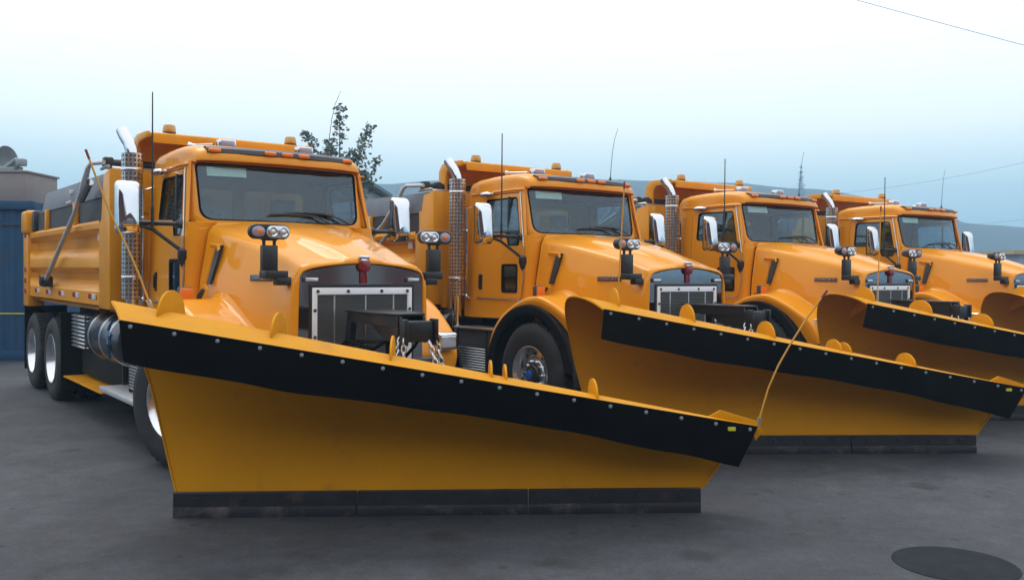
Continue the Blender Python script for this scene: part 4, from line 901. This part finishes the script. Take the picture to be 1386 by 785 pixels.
obj('body', G().rbox(-3.0, .35, 0, 1.2, 0, .62, .02), 'beige', bu); obj('lid', G().rbox(-3.04, .38, -.03, 1.23, .60, .64, .01), 'beige', bu)
for k in range(8): obj('panel_seam', G().box(-.2 - k * .35, -.19 - k * .35, -.006, 0, .02, .6), 'wall_grey', bu)
ds = empty('satellite_dish', (-9.72, 17.7, 3.50)); tag(ds, 'grey dish on a mount on top of the beige box', 'satellite dish')
obj('dish', G().lathe([(.001, .10), (.10, .09), (.19, .06), (.26, 0), (.265, .0), (.19, -.08 + .12), (.001, .085)], (0, 0, .24), (.3, .9, .25), 28), 'grey_metal', ds)
obj('mount', G().tube([(0, .05, 0), (0, .05, .2)], .05, 10).rbox(-.2, .2, -.12, .2, 0, .10, .02).tube([(-.05, -.05, .05), (.25, -.15, .22), (.36, -.12, .18)], .045, 8).rbox(.26, .42, -.22, -.06, .10, .24, .02).tube([(0, 0, .06), (.2, .05, .1), (.33, -.1, .06)], .025, 6), 'grey_metal', ds)

# green-roofed building, tree
gb = empty('green_roof_building', (-11.05, 44, 0.25)); tag(gb, 'building with dark green metal roof and blue band behind the nearest cab', 'building')
obj('wall', G().box(-6, 4.0, 0, 6, 0, 5.4), 'wall_grey', gb)
rfb = obj('roof', G().prism([(-6.5, 5.45), (4.45, 5.45), (4.45, 5.62), (2.0, 6.9), (-4.0, 6.9), (-6.5, 5.62)], 'y', -.5, 6.5), 'green_roof', gb)
obj('fascia', G().box(-6.6, 4.5, -.58, -.5, 5.36, 5.62), 'green_roof', gb)
obj('blue_band', G().box(-6.0, 2.3, -.60, -.585, 5.68, 5.9), 'blue_trim', gb)
for k in range(6):
    wn = obj('window', G().box(-5.2 + k * 1.6, -4.2 + k * 1.6, -.03, .0, 2.6, 4.0), 'wall_grey', gb); obj('pane', G().box(-5.1 + k * 1.6, -4.3 + k * 1.6, -.04, -.03, 2.7, 3.9), 'sky_glass', wn)

def conifer(loc, h, seed, lab):
    rnd = random.Random(seed); t_ = empty('conifer_tree', loc); cg = G()
    for k in range(900):
        q = rnd.random() ** .75; z = lerp(h * .18, h, 1 - q * .999); rad = (h - z) * .15 + .1; a = rnd.uniform(0, 2 * pi); r_ = rad * rnd.uniform(.25, 1)
        p = Vector((cos(a) * r_, sin(a) * r_, z - r_ * .35)); d = Vector((cos(a), sin(a), -.3)).normalized(); n_ = Vector((-sin(a), cos(a), rnd.uniform(-.4, .4))); s_ = rnd.uniform(.25, .6) * h / 25
        cg.add([p - d * s_, p + n_ * s_ * .4, p + d * s_, p - n_ * s_ * .4], [(0, 1, 2, 3)])
    obj('trunk', G().tube([(0, 0, 0), (0, 0, h * .98)], [h * .012, .03], 8), 'bark', t_); obj('crown', cg, 'leaf', t_, weld=False, fixn=False); tag(t_, lab, 'tree')
conifer((119, 380, 0), 47.0, 5, 'faint tall conifer in the fog above the third cab')

def tree(loc, spires, seed):
    rnd = random.Random(seed); t = empty('poplar_tree', loc)
    tg = G().tube([(0, 0, 0), (.03, 0, 1.5), (.0, .02, 3.2), (.05, 0, 4.4)], [.14, .11, .08, .05], 10); lg = G()
    for (dx, h0, h1, lean) in spires:
        pts = [(dx * .2 + dx * .8 * (k / 6) ** .8 + lean * (k / 6) ** 2, rnd.uniform(-.1, .1), lerp(h0, h1, k / 6)) for k in range(7)]
        tg.tube([(0, 0, h0 - .8)] + pts, [.05, .04, .035, .03, .024, .018, .012, .006], 6)
        for k in range(78):
            q = rnd.random() ** .8; c = Vector(interp([(i / 6, *p) for i, p in enumerate(pts)], q)); rad = .42 * (1 - q) + .15
            a = rnd.uniform(0, 2 * pi); el = rnd.uniform(-.4, .6); tipp = c + Vector((cos(a) * cos(el), sin(a) * cos(el), sin(el) + .2)) * rad * rnd.uniform(.3, 1)
            tg.tube([tuple(c), tuple(tipp)], [.006, .003], 3)
            for m_ in range(rnd.randint(3, 7)):
                p = tipp + Vector((rnd.gauss(0, .06), rnd.gauss(0, .06), rnd.gauss(0, .05))); s_ = rnd.uniform(.045, .085)
                d = Vector((rnd.gauss(0, 1), rnd.gauss(0, 1), rnd.gauss(-.2, .5))).normalized(); n_ = d.orthogonal().normalized(); n_ = Matrix.Rotation(rnd.uniform(0, 6.28), 3, d) @ n_
                lg.add([p - d * s_, p + n_ * s_ * .6, p + d * s_, p - n_ * s_ * .6], [(0, 1, 2, 3)])
    obj('trunk', tg, 'bark', t); lf = obj('crown', lg, 'leaf', t, weld=False, fixn=False); return t
tr = tree((-5.2, 27.5, 0), [(0, 3.6, 6.55, .05), (.75, 3.6, 6.0, .15), (-.75, 3.5, 5.75, -.25), (.38, 3.4, 5.3, .1), (-.35, 3.3, 5.5, .0), (1.0, 3.2, 4.95, .15), (.6, 3.0, 4.6, .1), (-1.0, 3.2, 5.2, -.1)], 3)
tag(tr, 'slender leafy tree behind the roof of the nearest truck', 'tree')

# far building at the right edge, wires
fb = empty('far_building', (0, 0, 0)); tag(fb, 'grey far building with a brown roof edge at the right edge of the yard', 'building')
obj('wall', G().box(38.6, 52, 70, 80, 0, 3.35), 'wall_grey', fb); obj('roof', G().box(38.0, 52.4, 69.6, 80.4, 3.35, 3.65), 'brown_roof', fb)
def wire(a, b, sag, lab, r=.012):
    P = [tuple(Vector(a).lerp(Vector(b), k / 24) - Vector((0, 0, sag * 4 * (k / 24) * (1 - k / 24)))) for k in range(25)]
    tag(obj('power_line', G().tube(P, r, 6), 'wire'), lab, 'power line', 'overhead wires in the fog')
wire((5.5, 30, 12.1), (19.2, 30, 8.5), .05, 'overhead wire slanting across the top right corner', .009)
wire((18, 52, 6.2), (32, 52, 8.9), .3, 'faint overhead wire above the farthest truck', .007)
wire((24, 55, 4.4), (36, 55, 5.9), .15, 'low faint overhead wire right of the farthest cab', .007)

# the red-brown shop building behind the photographer (seen in the chrome and the glass)
sb_ = empty('shop_building', (0, -11, 0)); tag(sb_, 'red-brown shop building across the yard, mirrored in the chrome mirrors', 'building')
mat('red_wall', (0.13, 0.045, 0.035), 0.8, var=0.12, vscale=0.8)
obj('wall', G().box(-42, 46, -14, 0, 0, 8.2), 'red_wall', sb_); obj('roof', G().box(-42.6, 46.6, -14.5, .6, 8.2, 8.7), 'wall_grey', sb_)
for k in range(9):
    dr_ = obj('roller_door', G().rbox(-38 + k * 9, -33 + k * 9, .0, .08, 0, 4.6, .02), 'wall_grey', sb_); obj('door_panel', G().box(-37.8 + k * 9, -33.2 + k * 9, .08, .10, 2.6, 3.2), 'sky_glass', dr_)

# fog: one closed box round the whole place
hz = obj('haze', G().box(-570, 570, -90, 560, -2.0, 56), 'paint'); hz['kind'] = 'stuff'; hz['label'] = 'pale blue fog lying over the yard and the hills'
hm = bpy.data.materials.new('fog'); hm.use_nodes = True; t = hm.node_tree; t.nodes.clear()
o_ = t.nodes.new('ShaderNodeOutputMaterial'); pv = t.nodes.new('ShaderNodeVolumePrincipled'); pv.inputs['Color'].default_value = (.46, .75, 1.0, 1); pv.inputs['Density'].default_value = 0.0021; pv.inputs['Anisotropy'].default_value = 0.2
t.links.new(pv.outputs[0], o_.inputs['Volume']); hz.data.materials.clear(); hz.data.materials.append(hm)
